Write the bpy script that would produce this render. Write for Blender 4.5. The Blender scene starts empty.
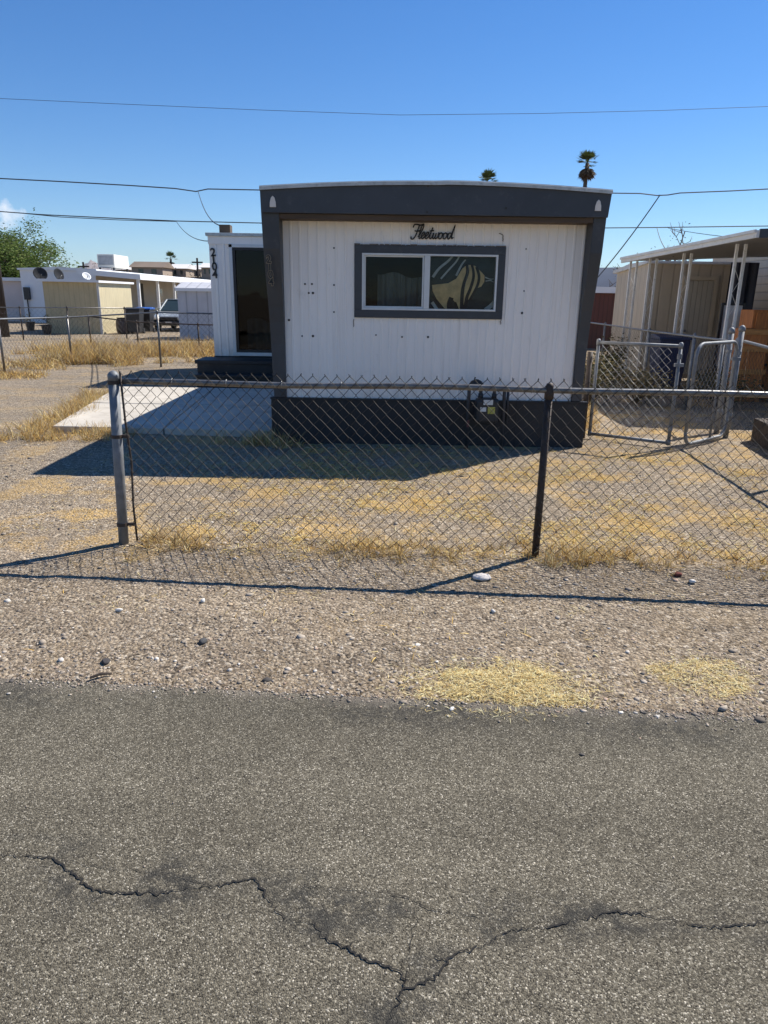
import bpy, math, random
import numpy as np
from mathutils import Vector, Matrix

random.seed(7)
rng = np.random.default_rng(7)
R = math.radians
scene = bpy.context.scene
COL = scene.collection

# ------------------------------------------------------------------ camera
F = 710.0
CAM_H = 1.75
PITCH = math.atan(215 / 710.0)
ROLL = R(0.85)
_c, _s = math.cos(ROLL), math.sin(ROLL)
_fw = Vector((0, math.cos(PITCH), -math.sin(PITCH)))
_u0 = Vector((0, math.sin(PITCH), math.cos(PITCH)))
_r0 = Vector((1, 0, 0))
CR = _c * _r0 + _s * _u0
CU = -_s * _r0 + _c * _u0
cam_d = bpy.data.cameras.new('camera')
cam = bpy.data.objects.new('camera', cam_d)
COL.objects.link(cam)
cam_d.sensor_fit = 'VERTICAL'
cam_d.sensor_height = 36
cam_d.lens = F / 1024 * 36
cam_d.clip_start = 0.05
cam_d.clip_end = 20000
cam.matrix_world = Matrix(((CR.x, CU.x, -_fw.x, 0), (CR.y, CU.y, -_fw.y, 0), (CR.z, CU.z, -_fw.z, CAM_H), (0, 0, 0, 1)))
scene.camera = cam


def ray(x, y):
    return CR * ((x - 384) / F) - CU * ((y - 512) / F) + _fw


def gp(x, y, z=0.0):
    """ground point seen at a pixel of the survey photo"""
    d = ray(x, y)
    t = (z - CAM_H) / d.z
    return Vector((0, 0, CAM_H)) + d * t


def at(x, y, Y):
    """point at depth Y"""
    d = ray(x, y)
    return Vector((0, 0, CAM_H)) + d * (Y / d.y)


# ------------------------------------------------------------------ mesh building
class MB:
    def __init__(self):
        self.v = []
        self.f = []

    def add(self, vs, fs):
        o = len(self.v)
        self.v += [tuple(p) for p in vs]
        self.f += [tuple(i + o for i in q) for q in fs]
        return self

    def box(self, x0, x1, y0, y1, z0, z1):
        vs = [(x0, y0, z0), (x1, y0, z0), (x1, y1, z0), (x0, y1, z0), (x0, y0, z1), (x1, y0, z1), (x1, y1, z1), (x0, y1, z1)]
        return self.add(vs, [(0, 3, 2, 1), (4, 5, 6, 7), (0, 1, 5, 4), (1, 2, 6, 5), (2, 3, 7, 6), (3, 0, 4, 7)])

    def hexa(self, b, t):
        """b, t: four corners each (bottom, top), counter-clockwise from above"""
        return self.add(list(b) + list(t), [(0, 3, 2, 1), (4, 5, 6, 7), (0, 1, 5, 4), (1, 2, 6, 5), (2, 3, 7, 6), (3, 0, 4, 7)])

    def prism(self, poly, axis, a0, a1):
        """poly: 2d outline; axis 'x' -> (y,z), 'y' -> (x,z), 'z' -> (x,y)"""
        n = len(poly)

        def P(p, a):
            return (a, p[0], p[1]) if axis == 'x' else (p[0], a, p[1]) if axis == 'y' else (p[0], p[1], a)
        vs = [P(p, a0) for p in poly] + [P(p, a1) for p in poly]
        fs = [tuple(range(n))[::-1], tuple(range(n, 2 * n))]
        fs += [(i, (i + 1) % n, n + (i + 1) % n, n + i) for i in range(n)]
        return self.add(vs, fs)

    def tube(self, pts, r, n=6, caps=True):
        pts = [Vector(p) for p in pts]
        rs = r if isinstance(r, (list, tuple)) else [r] * len(pts)
        vs, fs = [], []
        prev = None
        for i, p in enumerate(pts):
            d = (pts[min(i + 1, len(pts) - 1)] - pts[max(i - 1, 0)])
            d = d.normalized() if d.length > 1e-9 else Vector((0, 0, 1))
            if prev is None:
                a = Vector((0, 0, 1)) if abs(d.z) < .9 else Vector((1, 0, 0))
                u = d.cross(a).normalized()
            else:
                u = (prev - d * prev.dot(d)).normalized()
            prev = u
            w = d.cross(u)
            for k in range(n):
                t = 2 * math.pi * k / n
                vs.append(p + (u * math.cos(t) + w * math.sin(t)) * rs[i])
        for i in range(len(pts) - 1):
            for k in range(n):
                a, b = i * n + k, i * n + (k + 1) % n
                fs.append((a, b, b + n, a + n))
        if caps:
            fs.append(tuple(range(n))[::-1])
            fs.append(tuple(range((len(pts) - 1) * n, len(pts) * n)))
        return self.add(vs, fs)

    def lathe(self, prof, c, n=16, axis=Vector((0, 0, 1))):
        """prof: (radius, height) along the axis from c"""
        axis = Vector(axis).normalized()
        a = Vector((1, 0, 0)) if abs(axis.x) < .9 else Vector((0, 1, 0))
        u = axis.cross(a).normalized()
        w = axis.cross(u)
        c = Vector(c)
        vs, fs = [], []
        for r, h in prof:
            for k in range(n):
                t = 2 * math.pi * k / n
                vs.append(c + axis * h + (u * math.cos(t) + w * math.sin(t)) * r)
        for i in range(len(prof) - 1):
            for k in range(n):
                p, q = i * n + k, i * n + (k + 1) % n
                fs.append((p, q, q + n, p + n))
        fs.append(tuple(range(n))[::-1])
        fs.append(tuple(range((len(prof) - 1) * n, len(prof) * n)))
        return self.add(vs, fs)


def tag(o, label=None, cat=None, group=None, kind=None):
    if label:
        o['label'] = label
    if cat:
        o['category'] = cat
    if group:
        o['group'] = group
    if kind:
        o['kind'] = kind
    return o


ROOT = {}


def thing(name, label, cat, loc=(0, 0, 0), group=None):
    o = bpy.data.objects.new(name, None)
    o.empty_display_size = .1
    COL.objects.link(o)
    o.location = loc
    ROOT[o.name] = Vector(loc)
    return tag(o, label, cat, group)


def base_of(o):
    b = Vector((0, 0, 0))
    while o is not None:
        b += ROOT.get(o.name, Vector((0, 0, 0)))
        o = o.parent
    return b


def obj(name, mb, mat, parent=None, smooth=False, bevel=0, label=None):
    me = bpy.data.meshes.new(name)
    b = base_of(parent) if parent is not None else Vector((0, 0, 0))
    if b.length > 0:
        vs = [(p[0] - b.x, p[1] - b.y, p[2] - b.z) for p in mb.v]
    else:
        vs = mb.v
    me.from_pydata(vs, [], mb.f)
    me.materials.append(mat)
    if smooth:
        me.polygons.foreach_set('use_smooth', [True] * len(me.polygons))
    me.update()
    o = bpy.data.objects.new(name, me)
    COL.objects.link(o)
    if parent is not None:
        o.parent = parent
    if bevel:
        m = o.modifiers.new('bevel', 'BEVEL')
        m.width = bevel
        m.segments = 2
        m.limit_method = 'ANGLE'
    if label:
        o['label'] = label
    return o


def solo(name, mb, mat, label, cat, group=None, **k):
    """a thing made of one mesh, its origin moved to its base"""
    a = np.array(mb.v)
    c = Vector(((a[:, 0].min() + a[:, 0].max()) / 2, (a[:, 1].min() + a[:, 1].max()) / 2, a[:, 2].min()))
    mb.v = [(p[0] - c.x, p[1] - c.y, p[2] - c.z) for p in mb.v]
    o = obj(name, mb, mat, **k)
    o.location = c
    ROOT[o.name] = c
    return tag(o, label, cat, group)


def structure(name, mb, mat, **k):
    return tag(obj(name, mb, mat, **k), kind='structure')


def np_mesh(name, V, Fc, mat, tint=None, smooth=False, parent=None):
    """V (n,3), Fc (m,k) numpy; tint (n,3) per-vertex colour of the thing itself"""
    me = bpy.data.meshes.new(name)
    k = Fc.shape[1]
    me.vertices.add(len(V))
    me.vertices.foreach_set('co', np.asarray(V, np.float32).ravel())
    me.loops.add(Fc.size)
    me.loops.foreach_set('vertex_index', Fc.astype(np.int32).ravel())
    me.polygons.add(len(Fc))
    me.polygons.foreach_set('loop_start', np.arange(0, Fc.size, k, dtype=np.int32))
    if smooth:
        me.polygons.foreach_set('use_smooth', np.ones(len(Fc), bool))
    me.update(calc_edges=True)
    me.validate()
    if tint is not None:
        at_ = me.color_attributes.new('tint', 'FLOAT_COLOR', 'POINT')
        at_.data.foreach_set('color', np.concatenate([tint, np.ones((len(V), 1))], 1).astype(np.float32).ravel())
    me.materials.append(mat)
    o = bpy.data.objects.new(name, me)
    COL.objects.link(o)
    if parent is not None:
        o.parent = parent
    return o


# ------------------------------------------------------------------ materials
def new_mat(name):
    m = bpy.data.materials.new(name)
    m.use_nodes = True
    nt = m.node_tree
    nt.nodes.clear()
    out = nt.nodes.new('ShaderNodeOutputMaterial')
    b = nt.nodes.new('ShaderNodeBsdfPrincipled')
    nt.links.new(b.outputs[0], out.inputs[0])
    return m, nt, b


class NT:
    def __init__(self, nt):
        self.nt = nt

    def n(self, t, **k):
        nd = self.nt.nodes.new(t)
        for a, v in k.items():
            setattr(nd, a, v)
        return nd

    def l(self, a, b):
        self.nt.links.new(a, b)

    def co(self, scale=(1, 1, 1), kind='Object'):
        t = self.n('ShaderNodeTexCoord')
        m = self.n('ShaderNodeMapping')
        m.inputs['Scale'].default_value = scale
        self.l(t.outputs[kind], m.inputs[0])
        return m.outputs[0]

    def noise(self, co, scale, detail=4, rough=.55):
        t = self.n('ShaderNodeTexNoise')
        t.inputs['Scale'].default_value = scale
        t.inputs['Detail'].default_value = detail
        t.inputs['Roughness'].default_value = rough
        self.l(co, t.inputs['Vector'])
        return t.outputs[0]

    def vor(self, co, scale, feature='F1', out='Color', rnd=1):
        t = self.n('ShaderNodeTexVoronoi')
        t.feature = feature
        t.inputs['Scale'].default_value = scale
        t.inputs['Randomness'].default_value = rnd
        self.l(co, t.inputs['Vector'])
        return t.outputs[out]

    def ramp(self, fac, stops, interp='LINEAR'):
        r = self.n('ShaderNodeValToRGB')
        r.color_ramp.interpolation = interp
        e = r.color_ramp.elements
        while len(e) > len(stops):
            e.remove(e[-1])
        while len(e) < len(stops):
            e.new(1)
        for q, (p, c) in zip(e, stops):
            q.position = p
            q.color = (c, c, c, 1) if isinstance(c, (int, float)) else (*c, 1)
        self.l(fac, r.inputs[0])
        return r.outputs[0]

    def mix(self, fac, a, b, mode='MIX'):
        m = self.n('ShaderNodeMix')
        m.data_type = 'RGBA'
        m.blend_type = mode
        for s, v in ((m.inputs[0], fac), (m.inputs[6], a), (m.inputs[7], b)):
            if isinstance(v, (int, float)):
                s.default_value = v if s.type == 'VALUE' else (v, v, v, 1)
            elif isinstance(v, tuple):
                s.default_value = (*v, 1)
            else:
                self.l(v, s)
        return m.outputs[2]

    def math(self, op, a, b=0.0):
        m = self.n('ShaderNodeMath')
        m.operation = op
        for s, v in ((m.inputs[0], a), (m.inputs[1], b)):
            if isinstance(v, (int, float)):
                s.default_value = v
            else:
                self.l(v, s)
        return m.outputs[0]

    def sep(self, co):
        s = self.n('ShaderNodeSeparateXYZ')
        self.l(co, s.inputs[0])
        return s.outputs

    def bump(self, h, bsdf, strength=.5, dist=.01, prev=None):
        b = self.n('ShaderNodeBump')
        b.inputs['Strength'].default_value = strength
        b.inputs['Distance'].default_value = dist
        self.l(h, b.inputs['Height'])
        if prev is not None:
            self.l(prev, b.inputs['Normal'])
        self.l(b.outputs[0], bsdf.inputs['Normal'])
        return b.outputs[0]


def paint(name, col, rough=.6, var=.18, scale=3.0, metal=0.0, bump=.15, bscale=60, stretch=(1, 1, 1), dirt=None, spec=.5, dirt_amt=(.55, .75)):
    """painted or bare surface with uneven tone, fine grain and optional dirt blotches"""
    m, nt, b = new_mat(name)
    N = NT(nt)
    co = N.co(stretch)
    n1 = N.noise(co, scale, 6, .6)
    lo = tuple(c * (1 - var) for c in col)
    hi = tuple(min(1, c * (1 + var * .6)) for c in col)
    c = N.ramp(n1, [(.3, lo), (.7, hi)])
    if dirt:
        n2 = N.noise(co, scale * 2.7, 8, .7)
        k = N.ramp(n2, [(dirt_amt[0], 0.0), (dirt_amt[1], 1.0)])
        c = N.mix(k, c, dirt)
    N.l(c, b.inputs['Base Color'])
    b.inputs['Roughness'].default_value = rough
    b.inputs['Metallic'].default_value = metal
    b.inputs['Specular IOR Level'].default_value = spec
    if bump:
        N.bump(N.noise(co, bscale, 3), b, bump, .004)
    return m


def striped(name, col, pitch, axis='X', rough=.6, depth=.006, dark=.75, var=.12, dirt=None):
    """sheet siding with narrow grooves every pitch metres along one axis"""
    m, nt, b = new_mat(name)
    N = NT(nt)
    co = N.co()
    s = N.sep(co)
    x = s[{'X': 0, 'Y': 1, 'Z': 2}[axis]]
    fr = N.math('FRACT', N.math('DIVIDE', x, pitch))
    g = N.math('ABSOLUTE', N.math('SUBTRACT', fr, .5))
    gro = N.ramp(g, [(.40, 0.0), (.47, 1.0)])
    n1 = N.noise(N.co((1, 1, .35)), 4, 6, .6)
    c = N.ramp(n1, [(.3, tuple(q * (1 - var) for q in col)), (.7, tuple(min(1, q * (1 + var * .5)) for q in col))])
    if dirt:
        c = N.mix(N.ramp(N.noise(N.co((1, 1, .2)), 9, 8, .7), [(.55, 0.0), (.8, .8)]), c, dirt)
    c = N.mix(gro, c, N.mix(1.0, c, dark, 'MULTIPLY'))
    N.l(c, b.inputs['Base Color'])
    b.inputs['Roughness'].default_value = rough
    inv = N.math('SUBTRACT', 1.0, gro)
    N.bump(inv, b, 1.0, depth)
    return m


def glass(name, tint=(.75, .82, .8), refl=1.0):
    m, nt, b = new_mat(name)
    nt.nodes.remove(b)
    N = NT(nt)
    out = [n for n in nt.nodes if n.type == 'OUTPUT_MATERIAL'][0]
    t = N.n('ShaderNodeBsdfTransparent')
    t.inputs[0].default_value = (*tint, 1)
    g = N.n('ShaderNodeBsdfGlossy')
    g.inputs['Roughness'].default_value = .02
    g.inputs['Color'].default_value = (refl, refl, refl, 1)
    fr = N.n('ShaderNodeFresnel')
    fr.inputs[0].default_value = 1.36
    nz = N.noise(N.co(), 2.5, 2)
    bp = N.n('ShaderNodeBump')
    bp.inputs['Strength'].default_value = .08
    bp.inputs['Distance'].default_value = .02
    N.l(nz, bp.inputs['Height'])
    N.l(bp.outputs[0], g.inputs['Normal'])
    mx = N.n('ShaderNodeMixShader')
    N.l(fr.outputs[0], mx.inputs[0])
    N.l(t.outputs[0], mx.inputs[1])
    N.l(g.outputs[0], mx.inputs[2])
    N.l(mx.outputs[0], out.inputs[0])
    return m


def tinted(name, rough=.9, translucent=0.0, mult=1.0):
    """colour from the per-piece 'tint' attribute (each stone, blade or leaf has its own)"""
    m, nt, b = new_mat(name)
    N = NT(nt)
    a = N.n('ShaderNodeAttribute')
    a.attribute_name = 'tint'
    c = a.outputs['Color']
    nz = N.noise(N.co(), 90, 3)
    c = N.mix(1.0, c, N.ramp(nz, [(.3, .78 * mult), (.7, 1.15 * mult)]), 'MULTIPLY')
    N.l(c, b.inputs['Base Color'])
    b.inputs['Roughness'].default_value = rough
    b.inputs['Specular IOR Level'].default_value = .2
    if translucent:
        out = [n for n in nt.nodes if n.type == 'OUTPUT_MATERIAL'][0]
        t = N.n('ShaderNodeBsdfTranslucent')
        N.l(c, t.inputs[0])
        mx = N.n('ShaderNodeMixShader')
        mx.inputs[0].default_value = translucent
        N.l(b.outputs[0], mx.inputs[1])
        N.l(t.outputs[0], mx.inputs[2])
        N.l(mx.outputs[0], out.inputs[0])
    return m


M = {}
m, nt, b = new_mat('white_siding')
N = NT(nt)
co = N.co()
c = N.ramp(N.noise(N.co((1, 1, .25)), 2.2, 6, .6), [(.3, (.86, .81, .745)), (.7, (.91, .865, .80))])
c = N.mix(N.ramp(N.noise(N.co((9, 9, .35)), 1.0, 6, .7), [(.58, 0.0), (.80, .5)]), c, (.56, .49, .40))      # run-off streaks
c = N.mix(N.ramp(N.noise(N.co((1, 1, .6)), 7, 8, .75), [(.60, 0.0), (.74, .35)]), c, (.52, .46, .39))          # grime blotches
sz_ = N.sep(N.co())
mr = N.n('ShaderNodeMapRange')
N.l(sz_[2], mr.inputs[0])
mr.inputs[1].default_value = .95
mr.inputs[2].default_value = .50
c = N.mix(N.math('MULTIPLY', mr.outputs[0], N.ramp(N.noise(co, 5, 6, .7), [(.35, 0.0), (.65, .55)])), c, (.47, .40, .32))      # dust splashed up from the yard
N.l(c, b.inputs['Base Color'])
b.inputs['Roughness'].default_value = .5
N.bump(N.noise(N.co((1, 1, .5)), 3.5, 3), b, .35, .02)
M['white_siding'] = m
M['dark_paint'] = paint('dark_grey_paint', (.046, .050, .056), .5, .22, 2.2, bump=.2, bscale=40, dirt=(.10, .10, .10), dirt_amt=(.56, .85))
M['skirt_paint'] = paint('skirting_paint', (.013, .015, .018), .6, .25, 2.5, bump=.25, bscale=30, dirt=(.045, .042, .04), dirt_amt=(.58, .85))
M['soffit_wood'] = paint('soffit_wood', (.095, .066, .045), .8, .3, 3, bump=.3, stretch=(.3, 6, 1))
M['roof_white'] = paint('roof_coating', (.72, .72, .69), .7, .12, 2, dirt=(.35, .33, .30), dirt_amt=(.55, .8))
M['roof_edge'] = paint('roof_edge_metal', (.50, .52, .50), .5, .2, 5, dirt=(.28, .27, .25), dirt_amt=(.5, .75))
M['alu'] = paint('white_aluminium', (.66, .67, .65), .45, .1, 6, bump=.05)
M['cream'] = paint('cream_shade_mark', (.72, .66, .58), .6, .1, 9)
M['black'] = paint('black_plastic', (.012, .012, .013), .5, .2, 8, bump=.05)
M['interior'] = paint('interior_panel', (.028, .031, .031), .8, .2, 2)
M['interior_dark'] = paint('dark_interior', (.007, .008, .008), .8, .2, 2)
M['curtain'] = paint('curtain_cloth', (.10, .12, .115), .9, .25, 3, stretch=(6, 1, .4))
M['glass'] = glass('window_glass', (.90, .94, .93), .6)
M['door_glass'] = glass('door_glass', (.45, .50, .50), .6)
M['galv'] = paint('galvanised_steel', (.20, .21, .22), .62, .3, 14, metal=.3, bump=.15, bscale=200, dirt=(.20, .17, .14), dirt_amt=(.6, .8))
M['galv_old'] = paint('weathered_galvanised', (.20, .195, .185), .38, .3, 14, metal=.6, bump=.2, bscale=150, dirt=(.07, .05, .035), dirt_amt=(.52, .7))
M['rust_post'] = paint('dark_rusted_post', (.055, .042, .035), .65, .35, 20, metal=.3, bump=.25, bscale=120, dirt=(.12, .06, .03), dirt_amt=(.55, .75))
M['wire'] = paint('mesh_wire', (.040, .034, .028), .7, .3, 25, metal=0.0, spec=.3, bump=0)
M['wire_new'] = paint('bright_mesh_wire', (.27, .275, .27), .5, .2, 25, metal=.4, bump=0)
M['concrete'] = paint('slab_concrete', (.50, .455, .385), .88, .14, 1.3, bump=.3, bscale=70, dirt=(.33, .29, .24), dirt_amt=(.50, .72))
M['tan'] = striped('tan_siding', (.50, .42, .32), .30, 'X', dark=.82, dirt=(.36, .30, .23))
M['tan_side'] = striped('tan_side_siding', (.52, .44, .33), .30, 'Y', dark=.82, dirt=(.38, .31, .24))
M['tan_lap'] = striped('tan_lap_siding', (.50, .44, .36), .20, 'Z', dark=.7)
M['tan_door'] = striped('tan_door_boards', (.46, .41, .34), .12, 'X', dark=.7)
M['beige'] = striped('beige_shed_siding', (.53, .43, .25), .22, 'X', dark=.85, dirt=(.42, .33, .19))
M['beige_side'] = striped('beige_shed_side', (.56, .48, .30), .22, 'Y', dark=.85, dirt=(.46, .38, .23))
M['grey_shed'] = striped('grey_shed_siding', (.50, .50, .52), .42, 'X', dark=.72)
M['far_white'] = paint('far_white_metal', (.74, .75, .76), .5, .06, 1.2)
M['pink'] = paint('pale_pink_stucco', (.66, .56, .52), .8, .08, 1)
M['awning'] = striped('shaded_awning_metal', (.30, .285, .26), .30, 'Y', dark=.6, rough=.5)  # shade of the underside is put into this darker panel colour
M['awning_trim'] = paint('awning_trim', (.60, .58, .54), .5, .12, 4, dirt=(.4, .36, .3))
M['post_white'] = paint('white_posts', (.70, .69, .66), .5, .12, 4, dirt=(.42, .38, .33))
M['red_board'] = striped('red_brown_boards', (.10, .030, .022), .16, 'X', dark=.5)
M['orange_wood'] = paint('orange_wood', (.46, .16, .035), .6, .35, 3, stretch=(8, 8, 1), dirt=(.16, .05, .02))
M['dark_wood'] = paint('dark_timber', (.060, .042, .030), .8, .4, 4, stretch=(1, 1, 6), bump=.4, dirt=(.11, .08, .06))
M['pole_wood'] = paint('pole_timber', (.045, .032, .025), .85, .35, 5, stretch=(5, 5, .4), bump=.4)
M['blue_plastic'] = paint('blue_plastic', (.03, .10, .36), .4, .15, 4)
M['dark_plastic'] = paint('charcoal_plastic', (.022, .022, .024), .45, .2, 4)
M['brown_plastic'] = paint('brown_barrel', (.075, .052, .045), .6, .2, 4)
M['navy_plastic'] = paint('navy_plastic', (.016, .032, .095), .45, .2, 4)
M['tarp'] = paint('navy_tarp', (.018, .022, .045), .6, .4, 5, stretch=(5, 5, .5), bump=.4, bscale=12)
M['cable'] = paint('black_cable', (.035, .036, .04), .6, .1, 3, bump=0)
M['car_paint'] = paint('silver_car_paint', (.42, .44, .42), .3, .05, 2, metal=.5, bump=0)
M['car_glass'] = paint('car_glass', (.03, .045, .045), .08, .1, 2, bump=0)
M['tyre'] = paint('tyre_rubber', (.018, .018, .018), .85, .2, 9)
M['lamp_lens'] = paint('lamp_lens', (.75, .75, .72), .15, .05, 5, bump=0)
M['orange_lens'] = paint('orange_lens', (.65, .22, .04), .25, .05, 5, bump=0)
M['dish'] = paint('grey_dish', (.028, .029, .032), .8, .15, 4, spec=.1)
M['dish_pale'] = paint('pale_dish', (.55, .56, .57), .5, .1, 4)
M['louvre'] = paint('louvre_metal', (.26, .27, .28), .6, .2, 4)
M['bark'] = paint('tree_bark', (.10, .075, .055), .9, .35, 8, stretch=(4, 4, .6), bump=.5, bscale=30)
M['palm_bark'] = paint('palm_bark', (.13, .10, .075), .9, .3, 5, stretch=(1, 1, 4), bump=.5)
M['leaf'] = tinted('foliage', .75, .3)
M['straw'] = tinted('dry_straw', .85, .25)
M['stone'] = tinted('gravel_stone', .92)
M['meter_grey'] = paint('meter_casting', (.028, .030, .032), .55, .2, 7, metal=.2)
M['meter_pipe'] = paint('meter_pipe', (.035, .038, .044), .6, .2, 7)
M['sticker_white'] = paint('white_sticker', (.62, .62, .58), .5, .15, 20, bump=0)
M['sticker_yellow'] = paint('yellow_sticker', (.42, .40, .08), .5, .15, 20, bump=0)
M['roof_town'] = paint('pale_town_roof', (.66, .63, .60), .7, .12, .4, bump=0)
M['wall_town'] = paint('town_wall', (.34, .27, .21), .8, .2, .3, bump=0)
M['roof_brown'] = paint('brown_town_roof', (.20, .15, .11), .8, .2, .3, bump=0)
M['hill'] = paint('hill_earth', (.22, .17, .125), .95, .4, .12, bump=0, dirt=(.085, .080, .045), dirt_amt=(.48, .6))
M['mountain'] = paint('mountain_rock', (.26, .20, .17), .95, .35, .0022, bump=0)
M['fish_tan'] = paint('fish_tan_cloth', (.60, .44, .22), .8, .35, 9)
M['fish_black'] = paint('fish_black_cloth', (.012, .012, .015), .8, .2, 9)
M['fish_teal'] = paint('fish_backing_cloth', (.022, .034, .038), .8, .5, 5)
M['fish_grey'] = paint('fish_grey_cloth', (.40, .43, .42), .8, .25, 9)
M['copper'] = paint('gold_number', (.24, .185, .115), .5, .2, 30, bump=0)
M['hole'] = paint('screw_hole', (.05, .045, .04), .8, .2, 30, bump=0)
M['caulk'] = paint('old_caulk', (.20, .17, .14), .9, .4, 40)

# ground: gravel, dust and litter in one procedural material
m, nt, b = new_mat('gravel_ground')
N = NT(nt)
co = N.co()
c1 = N.sep(N.vor(co, 52))[0]
c2 = N.sep(N.vor(co, 105))[1]
d1 = N.vor(co, 52, out='Distance')
stone1 = N.ramp(c1, [(0.0, (.035, .030, .026)), (.14, (.12, .10, .082)), (.30, (.26, .22, .18)), (.62, (.39, .335, .27)), (.84, (.58, .51, .42)), (1.0, (.92, .87, .79))])
stone2 = N.ramp(c2, [(0.0, (.03, .025, .02)), (.20, (.16, .135, .11)), (.45, (.32, .27, .22)), (.75, (.47, .40, .325)), (1.0, (.86, .79, .68))])
pick = N.ramp(N.noise(co, 9, 4, .6), [(.40, .25), (.60, .75)])
g = N.mix(pick, stone1, stone2)
fine = N.noise(co, 260, 3, .7)
g = N.mix(1.0, g, N.ramp(fine, [(.3, .62), (.7, 1.30)]), 'MULTIPLY')
big = N.noise(co, .55, 5, .6)
dust = N.mix(N.ramp(fine, [(.3, 0.0), (.7, 1.0)]), (.33, .275, .22), (.44, .375, .31))
g = N.mix(N.ramp(N.noise(co, 1.7, 6, .65), [(.46, 0.0), (.70, .35)]), g, dust)
# cooler grey drive to the left, tan elsewhere
sx = N.sep(co)
left = N.n('ShaderNodeMapRange')
N.l(N.math('ADD', sx[0], N.math('MULTIPLY', big, 2.0)), left.inputs[0])
left.inputs[1].default_value = -1.0
left.inputs[2].default_value = -3.6
left.inputs[3].default_value = 0.0
left.inputs[4].default_value = 1.0
near = N.n('ShaderNodeMapRange')
N.l(sx[1], near.inputs[0])
near.inputs[1].default_value = 5.0
near.inputs[2].default_value = 8.0
g = N.mix(N.math('MULTIPLY', N.math('MULTIPLY', left.outputs[0], near.outputs[0]), .55), g, N.mix(1.0, g, (.78, .82, .88), 'MULTIPLY'))
# straw-coloured litter: strong in the yard behind the fence
yard = N.n('ShaderNodeMapRange')
N.l(sx[1], yard.inputs[0])
yard.inputs[1].default_value = 4.2
yard.inputs[2].default_value = 5.2
strawm = N.math('MULTIPLY', N.ramp(N.noise(co, 1.3, 7, .7), [(.50, 0.0), (.58, 1.0)]), N.ramp(N.noise(N.co((1, 2.2, 1)), 60, 3, .7), [(.42, 0.0), (.56, 1.0)]))
strawm = N.math('MULTIPLY', strawm, N.math('ADD', N.math('MULTIPLY', yard.outputs[0], .85), .10))
strawm = N.math('MULTIPLY', strawm, N.math('SUBTRACT', 1.0, N.math('MULTIPLY', left.outputs[0], .65)))
g = N.mix(strawm, g, (.72, .50, .19))
g = N.mix(1.0, g, (.88, .805, .69), 'MULTIPLY')
g = N.mix(1.0, g, N.ramp(N.noise(N.co((.5, 1.6, 1)), 1.1, 6, .65), [(.3, .80), (.7, 1.14)]), 'MULTIPLY')
N.l(g, b.inputs['Base Color'])
b.inputs['Roughness'].default_value = .95
b.inputs['Specular IOR Level'].default_value = .2
h = N.math('ADD', N.math('MULTIPLY', N.math('SUBTRACT', .6, d1), .9), N.math('MULTIPLY', fine, .5))
N.bump(h, b, 1.0, .018)
M['ground'] = m

# asphalt: worn aggregate, with stains along the cracks
m, nt, b = new_mat('asphalt')
N = NT(nt)
co = N.co()
a1 = N.sep(N.vor(co, 240))
ad = N.vor(co, 240, out='Distance')
a2 = N.sep(N.vor(co, 420))
agg = N.ramp(a1[0], [(0.0, (.012, .010, .009)), (.16, (.034, .030, .024)), (.24, (.080, .072, .056)), (.6, (.145, .130, .102)), (.84, (.25, .228, .180)), (.95, (.44, .41, .34)), (1.0, (.74, .69, .60))])
agg2 = N.ramp(a2[1], [(0.0, (.020, .018, .015)), (.14, (.06, .054, .045)), (.5, (.150, .136, .108)), (1.0, (.36, .33, .27))])
c = N.mix(.30, agg, agg2)
c = N.mix(1.0, c, N.ramp(N.noise(co, .9, 6, .6), [(.3, .84), (.7, 1.14)]), 'MULTIPLY')
c = N.mix(1.0, c, N.ramp(N.noise(co, 14, 4, .6), [(.3, .90), (.7, 1.10)]), 'MULTIPLY')
at_ = N.n('ShaderNodeAttribute')
at_.attribute_name = 'tint'
st = N.sep(at_.outputs['Color'])
c = N.mix(1.0, c, N.ramp(N.noise(N.co((.12, 1.3, 1)), 1.6, 4, .5), [(.3, .84), (.7, 1.12)]), 'MULTIPLY')
c = N.mix(1.0, c, (.92, .89, .82), 'MULTIPLY')
stn = N.math('MULTIPLY', st[0], N.ramp(N.noise(co, 15, 9, .78), [(.42, .04), (.53, 1.0)]))
c = N.mix(N.math('MULTIPLY', stn, .80), c, (.036, .035, .032))
c = N.mix(N.math('MULTIPLY', st[1], .6), c, (.30, .255, .205))
N.l(c, b.inputs['Base Color'])
b.inputs['Roughness'].default_value = .92
b.inputs['Specular IOR Level'].default_value = .15
N.bump(N.math('ADD', N.math('SUBTRACT', .6, ad), N.math('MULTIPLY', a2[1], .3)), b, .75, .005)
M['asphalt'] = m
M['crack'] = paint('open_crack', (.016, .014, .012), .95, .4, 60, bump=.5, bscale=300)

# ------------------------------------------------------------------ ground sheet and road
ROAD_A, ROAD_B = Vector((-1.804, 2.978)), Vector((1.704, 2.736))
ROAD_K = (ROAD_B.y - ROAD_A.y) / (ROAD_B.x - ROAD_A.x)


def road_edge(x):
    return ROAD_A.y + ROAD_K * (x - ROAD_A.x)


def vnoise(x, y, s, seed=0):
    """smooth value noise, numpy"""
    r = np.random.default_rng(seed)
    T = r.random((256, 256))
    u, v = x * s, y * s
    i, j = np.floor(u).astype(int), np.floor(v).astype(int)
    fu, fv = u - i, v - j
    fu, fv = fu * fu * (3 - 2 * fu), fv * fv * (3 - 2 * fv)
    a, b2, c2_, d2 = T[i % 256, j % 256], T[(i + 1) % 256, j % 256], T[i % 256, (j + 1) % 256], T[(i + 1) % 256, (j + 1) % 256]
    return (a * (1 - fu) + b2 * fu) * (1 - fv) + (c2_ * (1 - fu) + d2 * fu) * fv


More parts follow.
